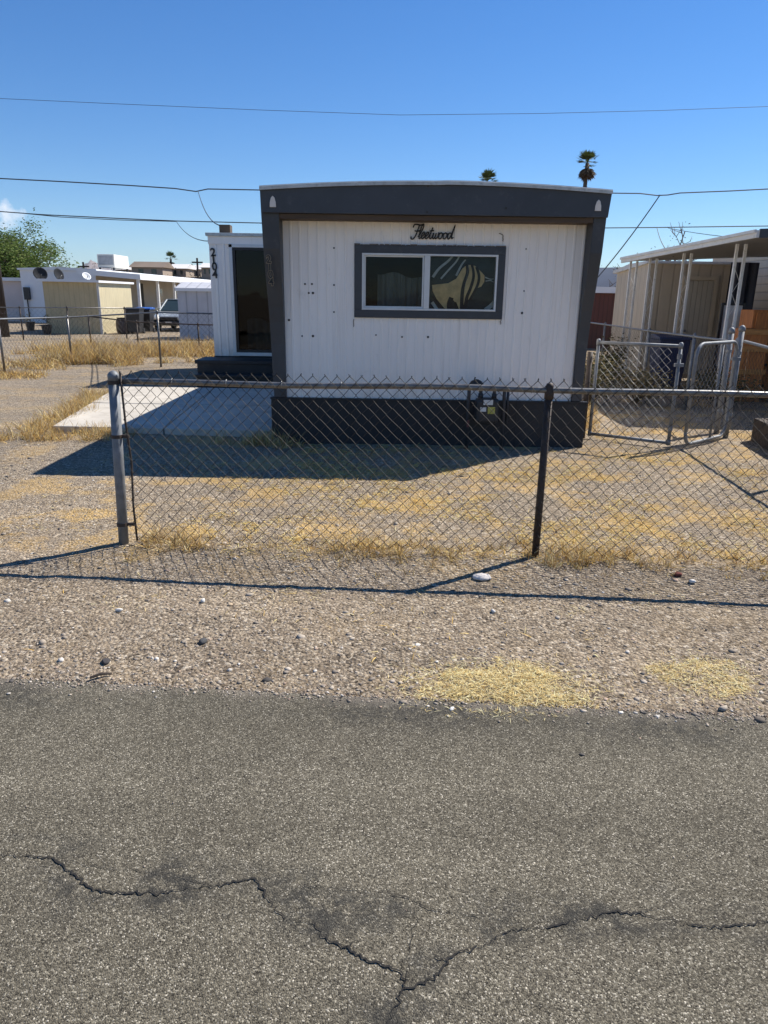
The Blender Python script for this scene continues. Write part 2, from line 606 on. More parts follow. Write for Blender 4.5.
def fbm(x, y, s, seed=0, o=4):
    t, a, n = 0, 1, 0
    for k in range(o):
        t = t + a * vnoise(x, y, s * 2 ** k, seed + k)
        n += a
        a *= .5
    return t / n


def ground_h(x, y):
    """height of the earth; the road bed is sunk under the asphalt sheet"""
    e = y - road_edge(x)
    k = np.clip((e + .16 + .10 * (fbm(x, y, 3.0, 91) - .5) + .07 * (fbm(x, y, 14.0, 95) - .5)) / .22, 0, 1)
    k = k * k * (3 - 2 * k)
    yard = np.clip((y - 3.0) / 1.5, 0, 1)
    rut = .016 * (fbm(x * .22, y + .04 * x, 5.5, 191, 3) - .5) * np.exp(-((e - .75) / .5) ** 2)
    rel = rut + .028 * (fbm(x, y, .9, 11) - .5) * yard + .014 * (fbm(x, y, 5.0, 21) - .5) + .010 * (fbm(x, y, 18.0, 31, 2) - .5)
    fl = np.exp(-((y - (4.74 - .0623 * x)) / .30) ** 2) * .03 * fbm(x, y, 2.2, 51)       # low ridge of soil under the fence
    far = np.clip((y - 14) / 10, 0, 1)
    near = np.where(np.abs(x) < 8, 1.0, 0.0) * (1 - far)
    out = -.05 * (1 - k) + (rel + fl) * k * near
    back = y < -3.6
    out = np.where(back, -.05 + .05 * np.clip((-3.6 - y) / .3, 0, 1), out)
    return out


def ladder(a, b2, step, end_lo, end_hi, g=1.35):
    c_ = list(np.arange(a, b2 + 1e-6, step))
    s, x = step, a
    lo = []
    while x > end_lo:
        s *= g
        x -= s
        lo.append(x)
    s, x = step, c_[-1]
    hi = []
    while x < end_hi:
        s *= g
        x += s
        hi.append(x)
    return np.array(lo[::-1] + c_ + hi)


gx = ladder(-4.6, 4.2, .035, -9000, 9000)
gy = ladder(2.5, 9.5, .035, -3000, 9000)
X, Y = np.meshgrid(gx, gy)
Z = ground_h(X, Y)
V = np.stack([X.ravel(), Y.ravel(), Z.ravel()], 1)
nx = len(gx)
ii, jj = np.meshgrid(np.arange(nx - 1), np.arange(len(gy) - 1))
q = (jj * nx + ii).ravel()
Fq = np.stack([q, q + 1, q + nx + 1, q + nx], 1)
tag(np_mesh('ground', V, Fq, M['ground'], smooth=True), kind='structure')

# crack lines, surveyed on the asphalt
CR_PX = [
    ([(-30, 854), (0, 855), (25, 856), (55, 860), (65, 868), (78, 878), (90, 888), (102, 893), (130, 893), (165, 893), (200, 888), (230, 884), (255, 879), (262, 890), (270, 902), (280, 914), (285, 921)], .0065),
    ([(285, 921), (300, 922), (315, 924)], .0025),
    ([(315, 924), (322, 938), (340, 946), (365, 960), (385, 967), (400, 972), (404, 985), (398, 1005), (388, 1023), (380, 1050)], .0060),
    ([(404, 990), (415, 988), (440, 975), (447, 960), (460, 952), (490, 945), (500, 935), (520, 930), (560, 925), (590, 918), (612, 912), (640, 913), (655, 918), (680, 922), (700, 927), (730, 927), (750, 925), (768, 922), (820, 917)], .0060),
    ([(60, 862), (100, 868), (150, 872), (210, 884)], .0020),
    ([(300, 885), (350, 890), (385, 893), (415, 900), (430, 910), (455, 914), (480, 917), (498, 932)], .0024),
    ([(418, 905), (412, 940), (408, 962), (404, 985)], .0016),
    ([(436, 957), (447, 962)], .003),
    ([(102, 893), (96, 900), (88, 906)], .003),
    ([(165, 893), (172, 888), (190, 884)], .0018),
    ([(345, 949), (352, 943), (362, 941)], .002),
    ([(520, 930), (512, 922), (498, 918)], .002),
    ([(640, 913), (660, 908), (690, 909)], .0018),
    ([(403, 985), (394, 978), (380, 976)], .0018),
]
crack_pts = []
mb = MB()
for pl, w in CR_PX:
    P = [gp(*p).to_2d() for p in pl]
    fine_pts = []
    for a, b2 in zip(P[:-1], P[1:]):
        n_ = max(2, int((b2 - a).length / .009))
        d = (b2 - a).normalized()
        nrm = Vector((-d.y, d.x))
        for k in range(n_):
            t = k / n_
            fine_pts.append(a.lerp(b2, t) + nrm * random.gauss(0, .0042) * (1 if 0 < k else .3))
    fine_pts.append(P[-1])
    off = len(mb.v)
    wv = w
    for k, p in enumerate(fine_pts):
        d = (fine_pts[min(k + 1, len(fine_pts) - 1)] - fine_pts[max(k - 1, 0)]).normalized()
        nrm = Vector((-d.y, d.x))
        wv = max(w * .5, min(w * 1.6, wv + random.gauss(0, w * .35)))
        wv2 = wv * random.uniform(.6, 1.0) * .82
        wl = wv2 * random.uniform(.3, .7)
        a, b2 = p + nrm * wl, p - nrm * (wv2 - wl)
        mb.v += [(a.x, a.y, .004), (b2.x, b2.y, .004)]
        crack_pts.append((p.x, p.y, w))
    for k in range(len(fine_pts) - 1):
        i = off + 2 * k
        mb.f.append((i, i + 1, i + 3, i + 2))
structure('road_crack', mb, M['crack'])

# road sheet with a stain attribute
rx = ladder(-2.6, 2.6, .03, -400, 400, 1.5)
ry = np.array([-6.8, -5, -3, -1, 0, .6] + list(np.arange(.9, 3.3, .03)))
X, Yl = np.meshgrid(rx, ry)
# the far edge follows the road line
Ed = road_edge(X) + .0
Y = np.where(Yl > 0.5, .5 + (Yl - .5) / (ry[-1] - .5) * (Ed - .5), Yl + ROAD_K * X)
Y = np.where(np.abs(X) > 20, Yl + ROAD_K * X, Y)
V = np.stack([X.ravel(), Y.ravel(), np.zeros(X.size)], 1)
nx = len(rx)
ii, jj = np.meshgrid(np.arange(nx - 1), np.arange(len(ry) - 1))
q = (jj * nx + ii).ravel()
Fq = np.stack([q, q + 1, q + nx + 1, q + nx], 1)
cp = np.array(crack_pts)[::2]
stain = np.zeros(len(V))
sel = np.where((np.abs(V[:, 0]) < 3) & (V[:, 1] > .8) & (V[:, 1] < 2.4))[0]
for k in sel:
    d2 = (cp[:, 0] - V[k, 0]) ** 2 + (cp[:, 1] - V[k, 1]) ** 2
    stain[k] = math.exp(-d2.min() / .085 ** 2)
nz = fbm(V[:, 0], V[:, 1], 6.0, 71)
nz2 = fbm(V[:, 0], V[:, 1], 2.4, 75)
stain = np.clip(stain * np.clip((nz - .40) * 6, 0, 1.2) * np.clip((nz2 - .33) * 4, .15, 1), 0, 1)
for (px, py, rx_, ry_) in [(95, 900, .07, .03), (165, 893, .10, .03), (25, 838, .14, .012), (105, 843, .08, .012), (215, 917, .02, .008), (150, 903, .05, .02), (340, 905, .2, .05), (300, 897, .15, .04), (640, 928, .25, .03)]:
    p = gp(px, py)
    e2 = ((V[:, 0] - p.x) / rx_) ** 2 + ((V[:, 1] - p.y) / ry_) ** 2
    stain = np.maximum(stain, np.clip((np.exp(-e2) + (nz - .5) * .8), 0, 1) * (e2 < 4))
e = road_edge(V[:, 0]) - V[:, 1]
# a darker oiled strip beside the gravel, with a little dust right at the edge
strip = np.exp(-((e - .10) / .14) ** 2) * (.25 + .6 * np.clip((nz2 - .42) * 6, 0, 1))
stain = np.maximum(stain, strip * (np.abs(V[:, 0]) < 30))
dust = np.exp(-(e / .06) ** 2) * np.clip((nz - .35) * 4, 0, 1) * .7
tag(np_mesh('road', V, Fq, M['asphalt'], tint=np.stack([stain, dust, stain * 0], 1)), kind='structure')

# ------------------------------------------------------------------ gravel stones, straw, dry grass
ICO_V = []
ph = (1 + 5 ** .5) / 2
for a in (-1, 1):
    for b2 in (-ph, ph):
        ICO_V += [(0, a, b2), (a, b2, 0), (b2, 0, a)]
ICO_V = np.array(ICO_V, float)
ICO_V /= np.linalg.norm(ICO_V[0])
_f = []
import itertools
for a, b2, c_ in itertools.combinations(range(12), 3):
    e1 = np.linalg.norm(ICO_V[a] - ICO_V[b2])
    e2 = np.linalg.norm(ICO_V[b2] - ICO_V[c_])
    e3 = np.linalg.norm(ICO_V[a] - ICO_V[c_])
    if max(e1, e2, e3) < 1.1:
        n_ = np.cross(ICO_V[b2] - ICO_V[a], ICO_V[c_] - ICO_V[a])
        _f.append((a, b2, c_) if n_ @ ICO_V[a] > 0 else (a, c_, b2))
ICO_F = np.array(_f)


def stones(P, S, tint):
    """P (n,3) centres, S (n,) radius; lumpy angular pebbles"""
    n = len(P)
    base = ICO_V[None] * (1 + .55 * (rng.random((n, 12, 1)) - .5))
    sc = np.stack([rng.uniform(.75, 1.35, n), rng.uniform(.6, 1.1, n), rng.uniform(.28, .62, n)], 1)[:, None]
    v = base * sc
    t = rng.uniform(0, 2 * np.pi, n)
    c, s = np.cos(t)[:, None], np.sin(t)[:, None]
    x, y = v[..., 0] * c - v[..., 1] * s, v[..., 0] * s + v[..., 1] * c
    v = np.stack([x, y, v[..., 2]], -1) * S[:, None, None] + P[:, None]
    f = ICO_F[None] + (np.arange(n) * 12)[:, None, None]
    return v.reshape(-1, 3), f.reshape(-1, 3), np.repeat(tint, 12, 0)


def blades(P, L, W, lean, tint, az=None, bend=.5):
    """P (n,3) roots; each blade = 2 quads tapering; lean = tilt from vertical (radians)"""
    n = len(P)
    az = rng.uniform(0, 2 * np.pi, n) if az is None else az
    d = np.stack([np.cos(az) * np.sin(lean), np.sin(az) * np.sin(lean), np.cos(lean)], 1)
    lean2 = np.clip(lean + bend * rng.uniform(.2, 1, n), 0, 1.56)
    d2 = np.stack([np.cos(az) * np.sin(lean2), np.sin(az) * np.sin(lean2), np.cos(lean2)], 1)
    r = rng.uniform(0, 2 * np.pi, n)
    s = np.stack([np.cos(r), np.sin(r), np.zeros(n)], 1)
    s -= d * (s * d).sum(1)[:, None]
    s /= np.linalg.norm(s, axis=1)[:, None] + 1e-9
    m_ = P + d * (L * .5)[:, None]
    e_ = m_ + d2 * (L * .5)[:, None]
    w = W[:, None]
    v = np.stack([P - s * w, P + s * w, m_ + s * w * .8, m_ - s * w * .8, e_ + s * w * .15, e_ - s * w * .15], 1)
    f = np.array([[0, 1, 2, 3], [3, 2, 4, 5]])[None] + (np.arange(n) * 6)[:, None, None]
    return v.reshape(-1, 3), f.reshape(-1, 4), np.repeat(tint, 6, 0)


def join(parts):
    o, vs, fs, ts = 0, [], [], []
    for v, f, t in parts:
        vs.append(v)
        fs.append(f + o)
        ts.append(t)
        o += len(v)
    return np.concatenate(vs), np.concatenate(fs), np.concatenate(ts)


def pal(n, cols, jit=.12, p=None):
    cols = np.array(cols)
    k = rng.choice(len(cols), n, p=p)
    return np.clip(cols[k] * (1 + jit * rng.standard_normal((n, 1))), .005, .9)


STONE_COLS = [(.33, .275, .215), (.27, .225, .18), (.41, .35, .28), (.19, .16, .13), (.60, .55, .48), (.36, .265, .20), (.08, .072, .065)]
SP = [.29, .22, .23, .11, .04, .08, .03]
n = 62000
xs = rng.uniform(-5.2, 4.2, n)
ys = 2.72 + 7.6 * rng.random(n) ** 1.7
e = ys - road_edge(xs)
dens = np.clip(.35 + 1.4 * np.clip((fbm(xs, ys, 1.6, 5) - .45) * 3, 0, 1) + .5 * np.exp(-((e - .12) / .14) ** 2), 0, 1)
in_straw = np.zeros(n, bool)
for cx__, cy__, ax__, ay__ in [(.60, 2.97, .42, .20), (1.57, 3.06, .25, .17)]:
    in_straw |= ((xs - cx__) / ax__) ** 2 + ((ys - cy__) / ay__) ** 2 < 1
on_slab = (xs > -5.0) & (xs < -1.3) & (ys > 9.05)
on_home = (xs > -1.5) & (xs < 2.5) & (ys > 8.6)
keep = (rng.random(n) < dens) & (e > -.05) & ~in_straw & ~on_slab & ~on_home
xs, ys = xs[keep], ys[keep]
n = len(xs)
sz = np.clip(.0043 * np.exp(.55 * rng.standard_normal(n)), .0025, .026)
P = np.stack([xs, ys, np.maximum(ground_h(xs, ys), np.where(ys < road_edge(xs), 0, -1)) + sz * .08], 1)
parts = [stones(P, sz, pal(n, STONE_COLS, .15, SP))]
# loose grit strewn over the edge of the asphalt, and a few chips out on the road
n = 2600
xs = rng.uniform(-2.6, 2.4, n)
ys = road_edge(xs) - rng.exponential(.035, n) + .02
sz = np.clip(.0028 * np.exp(.5 * rng.standard_normal(n)), .0015, .009)
parts.append(stones(np.stack([xs, ys, np.maximum(ground_h(xs, ys), 0) + sz * .3], 1), sz, pal(n, STONE_COLS, .15, SP)))
n = 160
xs = rng.uniform(-2.2, 2.2, n)
ys = rng.uniform(1.2, 2.8, n)
sz = np.clip(.0022 * np.exp(.4 * rng.standard_normal(n)), .001, .006)
parts.append(stones(np.stack([xs, ys, sz * .4], 1), sz, pal(n, STONE_COLS, .15, SP)))
V, Fc, T = join(parts)
tag(np_mesh('gravel', V, Fc, M['stone'], tint=T), 'loose grey and tan gravel stones over the yard and roadside', 'gravel', kind='stuff')

# larger stones one can point at
rock_spec = [
    (481, 579, .062, (.60, .55, .50), 'large pale rock lying at the foot of the fence beside the middle post'),
    (203, 643, .030, (.075, .075, .075), 'dark smooth rock alone on the left roadside gravel'),
    (106, 663, .026, (.060, .055, .055), 'small black stone by the road edge above the twig'),
    (61, 661, .024, (.62, .57, .50), 'small white stone near the road edge at far left'),
    (678, 577, .030, (.16, .055, .040), 'dark red brown stone under the right half of the fence'),
    (692, 584, .034, (.60, .57, .52), 'white broken stone just right of the dark red one'),
    (120, 612, .022, (.64, .60, .54), 'flat white chip on the gravel below the end post'),
    (203, 602, .026, (.66, .63, .57), 'flat white chip left of the tan slab chip under the rail shadow'),
    (452, 709, .016, (.62, .60, .55), 'pale chip lying on the asphalt near the straw heap'),
    (582, 755, .014, (.10, .09, .08), 'tiny dark chip out on the bare asphalt'),
    (230, 605, .022, (.50, .38, .25), 'flat tan slab chip below the fence shadow'),
    (493, 613, .020, (.58, .55, .50), 'pale stone below the large rock by the fence'),
]
for px, py, r_, c_, lab in rock_spec:
    p = gp(px, py)
    g0 = max(float(ground_h(np.array(p.x), np.array(p.y))), 0 if p.y < road_edge(p.x) else -1)
    v, f, t = stones(np.array([[0, 0, 0.0]]), np.array([r_]), np.array([c_]))
    v[:, 2] -= v[:, 2].min() + r_ * .12
    o = np_mesh('rock', v, f, M['stone'], tint=t)
    o.location = (p.x, p.y, g0)
    ROOT[o.name] = o.location.copy()
    mod = o.modifiers.new('bevel', 'BEVEL')
    mod.width = r_ * .12
    tag(o, lab, 'rock', 'loose rocks on the roadside')
p0, p1 = gp(90, 680), gp(112, 676)
mb = MB().tube([(p0.x, p0.y, .012), ((p0.x + p1.x) / 2, (p0.y + p1.y) / 2 + .004, .02), (p1.x, p1.y, .012)], [.006, .007, .004], 6)
solo('twig', mb, M['dark_wood'], 'short dark twig lying at the edge of the asphalt', 'twig')

STRAW_COLS = [(.62, .49, .24), (.68, .57, .30), (.54, .40, .18), (.46, .33, .15), (.70, .62, .38)]


def in_poly(x, y, poly):
    c = np.zeros(len(x), bool)
    j = len(poly) - 1
    for i in range(len(poly)):
        xi, yi = poly[i]
        xj, yj = poly[j]
        c ^= ((yi > y) != (yj > y)) & (x < (xj - xi) * (y - yi) / (yj - yi + 1e-12) + xi)
        j = i
    return c


def straw_pile(px_poly, n, hmax, seed):
    poly = [tuple(gp(*p).to_2d()) for p in px_poly]
    a = np.array(poly)
    cx, cy = a.mean(0)
    xs = rng.uniform(a[:, 0].min() - .18, a[:, 0].max() + .18, n)
    ys = rng.uniform(a[:, 1].min() - .10, a[:, 1].max() + .12, n)
    k = in_poly(xs + .22 * (fbm(xs, ys, 6, seed) - .5), ys + .16 * (fbm(xs, ys, 6, seed + 3) - .5), poly)
    dd_ = np.hypot((xs - cx) / (np.ptp(a[:, 0]) / 2), (ys - cy) / (np.ptp(a[:, 1]) / 2))
    rim = rng.random(n) < .22 * np.exp(-((dd_ - .75) / .40) ** 2)
    keep = k & (rng.random(n) < np.clip((fbm(xs, ys, 8, seed + 9) - .25) * 2.6, .06, 1)) | rim
    xs, ys, k = xs[keep], ys[keep], k[keep]
    m_ = len(xs)
    d = np.hypot((xs - cx) / (np.ptp(a[:, 0]) / 2), (ys - cy) / (np.ptp(a[:, 1]) / 2))
    hz = np.clip(1 - d, 0, 1) * hmax * k * rng.random(m_)
    z = np.maximum(ground_h(xs, ys), np.where(ys < road_edge(xs) - .05, .0, -1)) + .003 + hz
    return blades(np.stack([xs, ys, z], 1), rng.uniform(.010, .042, m_), rng.uniform(.0007, .0018, m_), rng.uniform(1.25, 1.56, m_),
                  pal(m_, [(.79, .66, .33), (.83, .74, .45), (.71, .55, .24), (.54, .38, .15)], .12))


parts = [straw_pile([(412, 690), (440, 676), (500, 660), (535, 664), (560, 676), (605, 708), (540, 706), (470, 703), (425, 701)], 26000, .020, 41),
         straw_pile([(655, 672), (690, 661), (735, 660), (755, 676), (740, 692), (700, 699), (672, 690)], 9500, .008, 42)]
for px_poly, n in [([(560, 608), (585, 606), (583, 616), (555, 617)], 700), ([(90, 600), (140, 590), (170, 600), (110, 615)], 500), ([(250, 590), (330, 590), (330, 604), (250, 602)], 400), ([(600, 596), (660, 590), (700, 600), (620, 606)], 600)]:
    parts.append(straw_pile(px_poly, n, .005, 43))
# thin litter over the whole yard
n = 150000
xs = rng.uniform(-4.5, 4.0, n)
ys = rng.uniform(3.2, 9.6, n)
yard = np.clip((ys - (4.5 - .0623 * xs)) / .4, .04, 1)
lm = np.clip((xs + 2.2) / .8, .10, 1)
dens = np.clip((fbm(xs, ys, 1.5, 61) - .47) * 8, .03, 1) * np.clip((fbm(xs, ys, 6, 65) - .34) * 4, .1, 1) * yard * lm
keep = (rng.random(n) < dens) & ~((xs < -1.2) & (ys > 9.0)) & ~((xs > -1.5) & (xs < 2.5) & (ys > 8.6))
xs, ys = xs[keep], ys[keep]
n = len(xs)
parts.append(blades(np.stack([xs, ys, ground_h(xs, ys) + .004], 1), rng.uniform(.02, .08, n), rng.uniform(.001, .0028, n), rng.uniform(1.1, 1.55, n), pal(n, [(.74, .52, .17), (.80, .60, .22), (.66, .43, .11), (.50, .31, .08), (.80, .66, .32)], .16)))
V, Fc, T = join(parts)
tag(np_mesh('straw', V, Fc, M['straw'], tint=T), 'pale yellow straw and clippings strewn over gravel and piled by the asphalt', 'straw', kind='stuff')


def tufts(centres, per, spread, L, lean=(.1, 1.25), cols=STRAW_COLS, W=(.0012, .003)):
    c = np.array(centres)
    c = c[fbm(c[:, 0] + 40, c[:, 1] + 40, 1.1, 171, 3) > (.43 if c[:, 1].mean() > 7 else .34)]
    n = len(c) * per
    r = np.repeat(c, per, 0)
    xs = r[:, 0] + rng.normal(0, spread, n)
    ys = r[:, 1] + rng.normal(0, spread, n)
    s = np.repeat(rng.uniform(.55, 1.2, len(c)), per)
    z = ground_h(xs, ys) - .005
    return blades(np.stack([xs, ys, z], 1), rng.uniform(L[0], L[1], n) * s, rng.uniform(W[0], W[1], n), rng.uniform(*lean, n), pal(n, cols, .15))


def line_pts(a, b2, n, jit):
    t = rng.random(n)[:, None]
    return np.array(a)[None] * (1 - t) + np.array(b2)[None] * t + rng.normal(0, jit, (n, 2))


def fence_y(x):
    return 4.856 - .0623 * (x + 1.891)


parts = []
GR = [(.70, .48, .16), (.74, .56, .23), (.58, .36, .11), (.40, .25, .09), (.76, .62, .34), (.46, .37, .25), (.28, .18, .09)]
for x0, x1, n, jit, per, L in [(-1.8, -1.2, 26, .10, 26, (.05, .17)), (-1.1, .2, 26, .10, 18, (.03, .11)), (-.35, .15, 20, .09, 22, (.05, .16)),
                               (.3, .9, 20, .10, 20, (.04, .14)), (1.0, 1.7, 42, .11, 26, (.05, .17)), (1.7, 3.6, 60, .12, 18, (.03, .10)), (-1.8, 3.4, 60, .2, 10, (.02, .07))]:
    c = line_pts((x0, fence_y(x0)), (x1, fence_y(x1)), n, jit)
    parts.append(tufts(c, per, .022, L, cols=GR))
# along the slab, the drive side and the house wall
parts.append(tufts(line_pts((-4.45, 8.75), (-4.95, 12.6), 90, .17), 46, .06, (.08, .30), cols=GR, W=(.002, .004)))
parts.append(tufts(line_pts((-4.55, 8.7), (-3.4, 8.95), 45, .13), 40, .05, (.07, .24), cols=GR, W=(.002, .004)))
parts.append(tufts(line_pts((-1.9, 8.75), (-1.2, 8.55), 26, .10), 40, .06, (.10, .34), cols=GR, W=(.002, .004)))
parts.append(tufts(line_pts((-5.0, 12.9), (-3.9, 13.6), 14, .08), 30, .05, (.05, .18), cols=GR, W=(.002, .004)))
# beyond the drive: under the left fences
for a, b2, n, jit, per, L in [((-8.2, 17.0), (-8.3, 19.0), 70, .35, 44, (.10, .34)), ((-8.3, 19.0), (-6.0, 19.2), 190, .40, 54, (.15, .55)), ((-9.5, 21.5), (-5.0, 22.0), 240, .55, 54, (.15, .60)),
                              ((-6.6, 24.0), (-3.8, 24.0), 130, .5, 50, (.15, .55)), ((-8.9, 15.8), (-7.5, 15.4), 60, .3, 36, (.05, .18)), ((-9.5, 18.0), (-14, 19.5), 80, .8, 30, (.05, .2))]:
    parts.append(tufts(line_pts(a, b2, n, jit), per, .13, L, cols=GR, W=(.004, .008)))
# side yard beside the gate
for a, b2, n, jit, per, L in [((2.75, 9.8), (3.1, 12.0), 60, .14, 36, (.06, .25)), ((3.0, 9.6), (4.6, 10.4), 40, .3, 16, (.03, .10)), ((3.2, 5.6), (3.9, 8.4), 40, .3, 14, (.02, .08))]:
    parts.append(tufts(line_pts(a, b2, n, jit), per, .06, L, cols=GR, W=(.002, .004)))
V, Fc, T = join(parts)
tag(np_mesh('dry_grass', V, Fc, M['straw'], tint=T), 'golden dry grass along the fences, slab edge and gravel yard', 'grass', kind='stuff')


# ------------------------------------------------------------------ siding helper
def rib_wall(mb, p0, p1, z0, z1, pitch=.105, depth=.009, hole=None):
    """sheet with raised vertical ribs; normal to the right of p0->p1; hole = (u0,u1,z0,z1)"""
    p0, p1 = Vector(p0), Vector(p1)
    d = (p1 - p0)
    Lw = d.length
    d.normalize()
    nrm = Vector((d.y, -d.x))
    prof = []
    u = 0
    while u < Lw:
        prof += [(u, 0), (u + pitch * .66, 0), (u + pitch * .74, depth), (u + pitch * .90, depth), (u + pitch * .98, 0)]
        u += pitch
    prof = [(a, b2) for a, b2 in prof if a < Lw] + [(Lw, 0)]

    def dep(u):
        for (a, da), (b2, db) in zip(prof[:-1], prof[1:]):
            if a <= u <= b2:
                return da + (db - da) * (u - a) / max(b2 - a, 1e-9)
        return 0
    us = sorted(set([a for a, _ in prof] + ([hole[0], hole[1]] if hole else [])))

    def pt(u, z):
        q = p0 + d * u + nrm * dep(u)
        return (q.x, q.y, z)
    for a, b2 in zip(us[:-1], us[1:]):
        zs = [(z0, z1)]
        if hole and a >= hole[0] - 1e-6 and b2 <= hole[1] + 1e-6:
            zs = [(z0, hole[2]), (hole[3], z1)]
        for za, zb in zs:
            mb.add([pt(a, za), pt(b2, za), pt(b2, zb), pt(a, zb)], [(0, 1, 2, 3)])
    return mb


def frame_ring(mb, x0, x1, z0, z1, w, y0, y1, wb=None, wt=None):
    wb = w if wb is None else wb
    wt = w if wt is None else wt
    mb.box(x0, x1, y0, y1, z0, z0 + wb)
    mb.box(x0, x1, y0, y1, z1 - wt, z1)
    mb.box(x0, x0 + w, y0, y1, z0 + wb, z1 - wt)
    mb.box(x1 - w, x1, y0, y1, z0 + wb, z1 - wt)
    return mb


def sheet(x0, x1, y, z0, z1):
    return MB().add([(x0, y, z0), (x1, y, z0), (x1, y, z1), (x0, y, z1)], [(0, 1, 2, 3)])


def text_mesh(s, size, bold=.0):
    cu = bpy.data.curves.new('lettering', 'FONT')
    cu.body = s
    cu.size = size
    cu.extrude = .002
    cu.offset = bold
    cu.align_x = 'CENTER'
    o = bpy.data.objects.new('lettering', cu)
    me = bpy.data.meshes.new_from_object(o)
    vs = [v.co.copy() for v in me.vertices]
    fs = [tuple(p.vertices) for p in me.polygons]
    bpy.data.objects.remove(o)
    bpy.data.curves.remove(cu)
    bpy.data.meshes.remove(me)
    return vs, fs


def put_text(mb, s, size, c, sx=1.0, bold=0.0, tilt=0.0):
    """upright lettering facing -Y, its baseline centre at c"""
    vs, fs = text_mesh(s, size, bold)
    ct, st_ = math.cos(tilt), math.sin(tilt)
    out = []
    for v in vs:
        x, z = v.x * sx, v.y
        out.append((c[0] + x * ct - z * st_, c[1] - v.z, c[2] + x * st_ + z * ct))
    return mb.add(out, fs)


# ------------------------------------------------------------------ the mobile home
WY, FY = 8.69, 8.37
XL, XR = -1.40, 2.42
XLi, XRi = -1.205, 2.26
home = thing('mobile_home', 'white single-wide mobile home with dark grey overhanging front and skirting behind the chain-link fence', 'mobile home', (.5, 8.7, 0))
WX0, WX1, WZ0, WZ1 = -.30, 1.275, 1.60, 2.235
mb = rib_wall(MB(), (XLi, WY), (XRi, WY), .55, 2.585, hole=(WX0 - XLi, WX1 - XLi, WZ0, WZ1))
fw_ = obj('front_wall', mb, M['white_siding'], home)
# fixing holes and scars left on the siding
mb = MB()
for px, py in [(334, 248), (305, 284), (312, 284), (309, 293), (313, 293), (334, 285), (334, 312), (302, 336), (313, 336), (376, 335), (402, 337), (428, 337), (526, 249), (524, 291), (522, 313), (289, 320)]:
    p = at(px, py, WY)
    r_ = random.uniform(.007, .015)
    obj('screw_hole', MB().lathe([(r_, 0), (r_ * .7, .004)], (p.x, WY - .006, p.z), 9, (0, -1, 0)), M['hole'], fw_)
for px0, py0, L_, vert in [(503, 236, .06, 1), (503, 236, .05, 0), (354, 319, .09, 1), (501, 320, .05, 1)]:
    p = at(px0, py0, WY)
    pts = [(p.x, WY - .012, p.z)]
    for k in range(5):
        q = pts[-1]
        pts.append((q[0] + (random.gauss(0, .004) if vert else -L_ / 5), WY - .012, q[2] - (L_ / 5 if vert else random.gauss(-.004, .004))))
    obj('caulk_streak', MB().tube(pts, .005, 5), M['caulk'], fw_)
# side and back walls, floor
obj('side_wall', rib_wall(MB(), (XRi + .13, WY + .06), (XRi + .13, 20.5), .55, 2.70), M['white_siding'], home)
obj('side_wall', rib_wall(MB(), (XLi - .15, 20.5), (XLi - .15, WY + .06), .55, 2.70), M['white_siding'], home)
obj('back_wall', rib_wall(MB(), (XRi + .13, 20.5), (XLi - .15, 20.5), .55, 2.70), M['white_siding'], home)
obj('floor', MB().box(XLi - .1, XRi + .1, WY + .05, 20.4, .5, .62), M['interior'], home)
obj('partition', MB().box(XLi - .1, XRi + .1, 11.6, 11.66, .63, 2.62), M['interior'], home)
obj('dark_liner', MB().box(XLi - .07, XLi - .05, WY + .06, 11.58, .63, 2.63), M['interior'], home)  # liners added so the room stays dark behind the window
obj('dark_liner', MB().box(XRi + .05, XRi + .07, WY + .06, 11.58, .63, 2.63), M['interior'], home)
obj('ceiling', MB().box(XLi - .12, XRi + .12, WY + .03, 20.4, 2.645, 2.68), M['interior'], home)


def arc(x, z0=2.85, crown=.075):
    t = (x - .55) / 1.95
    return z0 + crown * max(0, 1 - abs(t) ** 1.9) + .006 * (x > .6)


# fascia, soffit and roof share the low crown
xs_ = np.linspace(XL, XR, 29)
top = [(x, arc(x)) for x in xs_]
fas = obj('fascia', MB().prism([(XL + .02, 2.615), (XR - .02, 2.615)] + top[::-1], 'y', FY, FY + .045), M['dark_paint'], home, bevel=.004)
mb = MB()
for xx, yy in [(XL + .14, 2.67), (XR - .14, 2.68)]:
    pr = [(-.034, 0), (.034, 0), (.032, .05), (.020, .095), (0, .115), (-.020, .095), (-.032, .05)]
    obj('clearance_mark', MB().prism([(xx + a, yy + b2) for a, b2 in pr], 'y', FY - .012, FY - .002), M['cream'], fas, bevel=.003)
mb = MB()
for px, py in [(427, 212), (506, 208), (428, 186)]:
    p = at(px, py, FY)
    obj('bolt_hole', MB().lathe([(.012, 0), (.009, .006)], (p.x, FY - .001, p.z), 8, (0, -1, 0)), M['hole'], fas)
obj('soffit', MB().box(XLi + .005, XRi - .005, FY + .047, WY + .02, 2.565, 2.612), M['soffit_wood'], home)
mb = MB()
n_ = len(xs_)
vs = []
for yy, dz in ((FY - .02, .0), (20.6, .0)):
    vs += [(x, yy, arc(x) + .004) for x in xs_] + [(x, yy, arc(x) + .032) for x in xs_]
fs = []
for k in range(n_ - 1):
    a, b2, c_, d_ = k, n_ + k, 2 * n_ + k, 3 * n_ + k
    fs += [(b2, b2 + 1, d_ + 1, d_), (a, c_, c_ + 1, a + 1), (a, a + 1, b2 + 1, b2), (c_, d_, d_ + 1, c_ + 1)]
fs += [(0, n_, 3 * n_, 2 * n_), (n_ - 1, 3 * n_ - 1, 4 * n_ - 1, 2 * n_ - 1)]
mb.add(vs, fs)
rf = obj('roof', mb, M['roof_white'], home)
mb = MB()
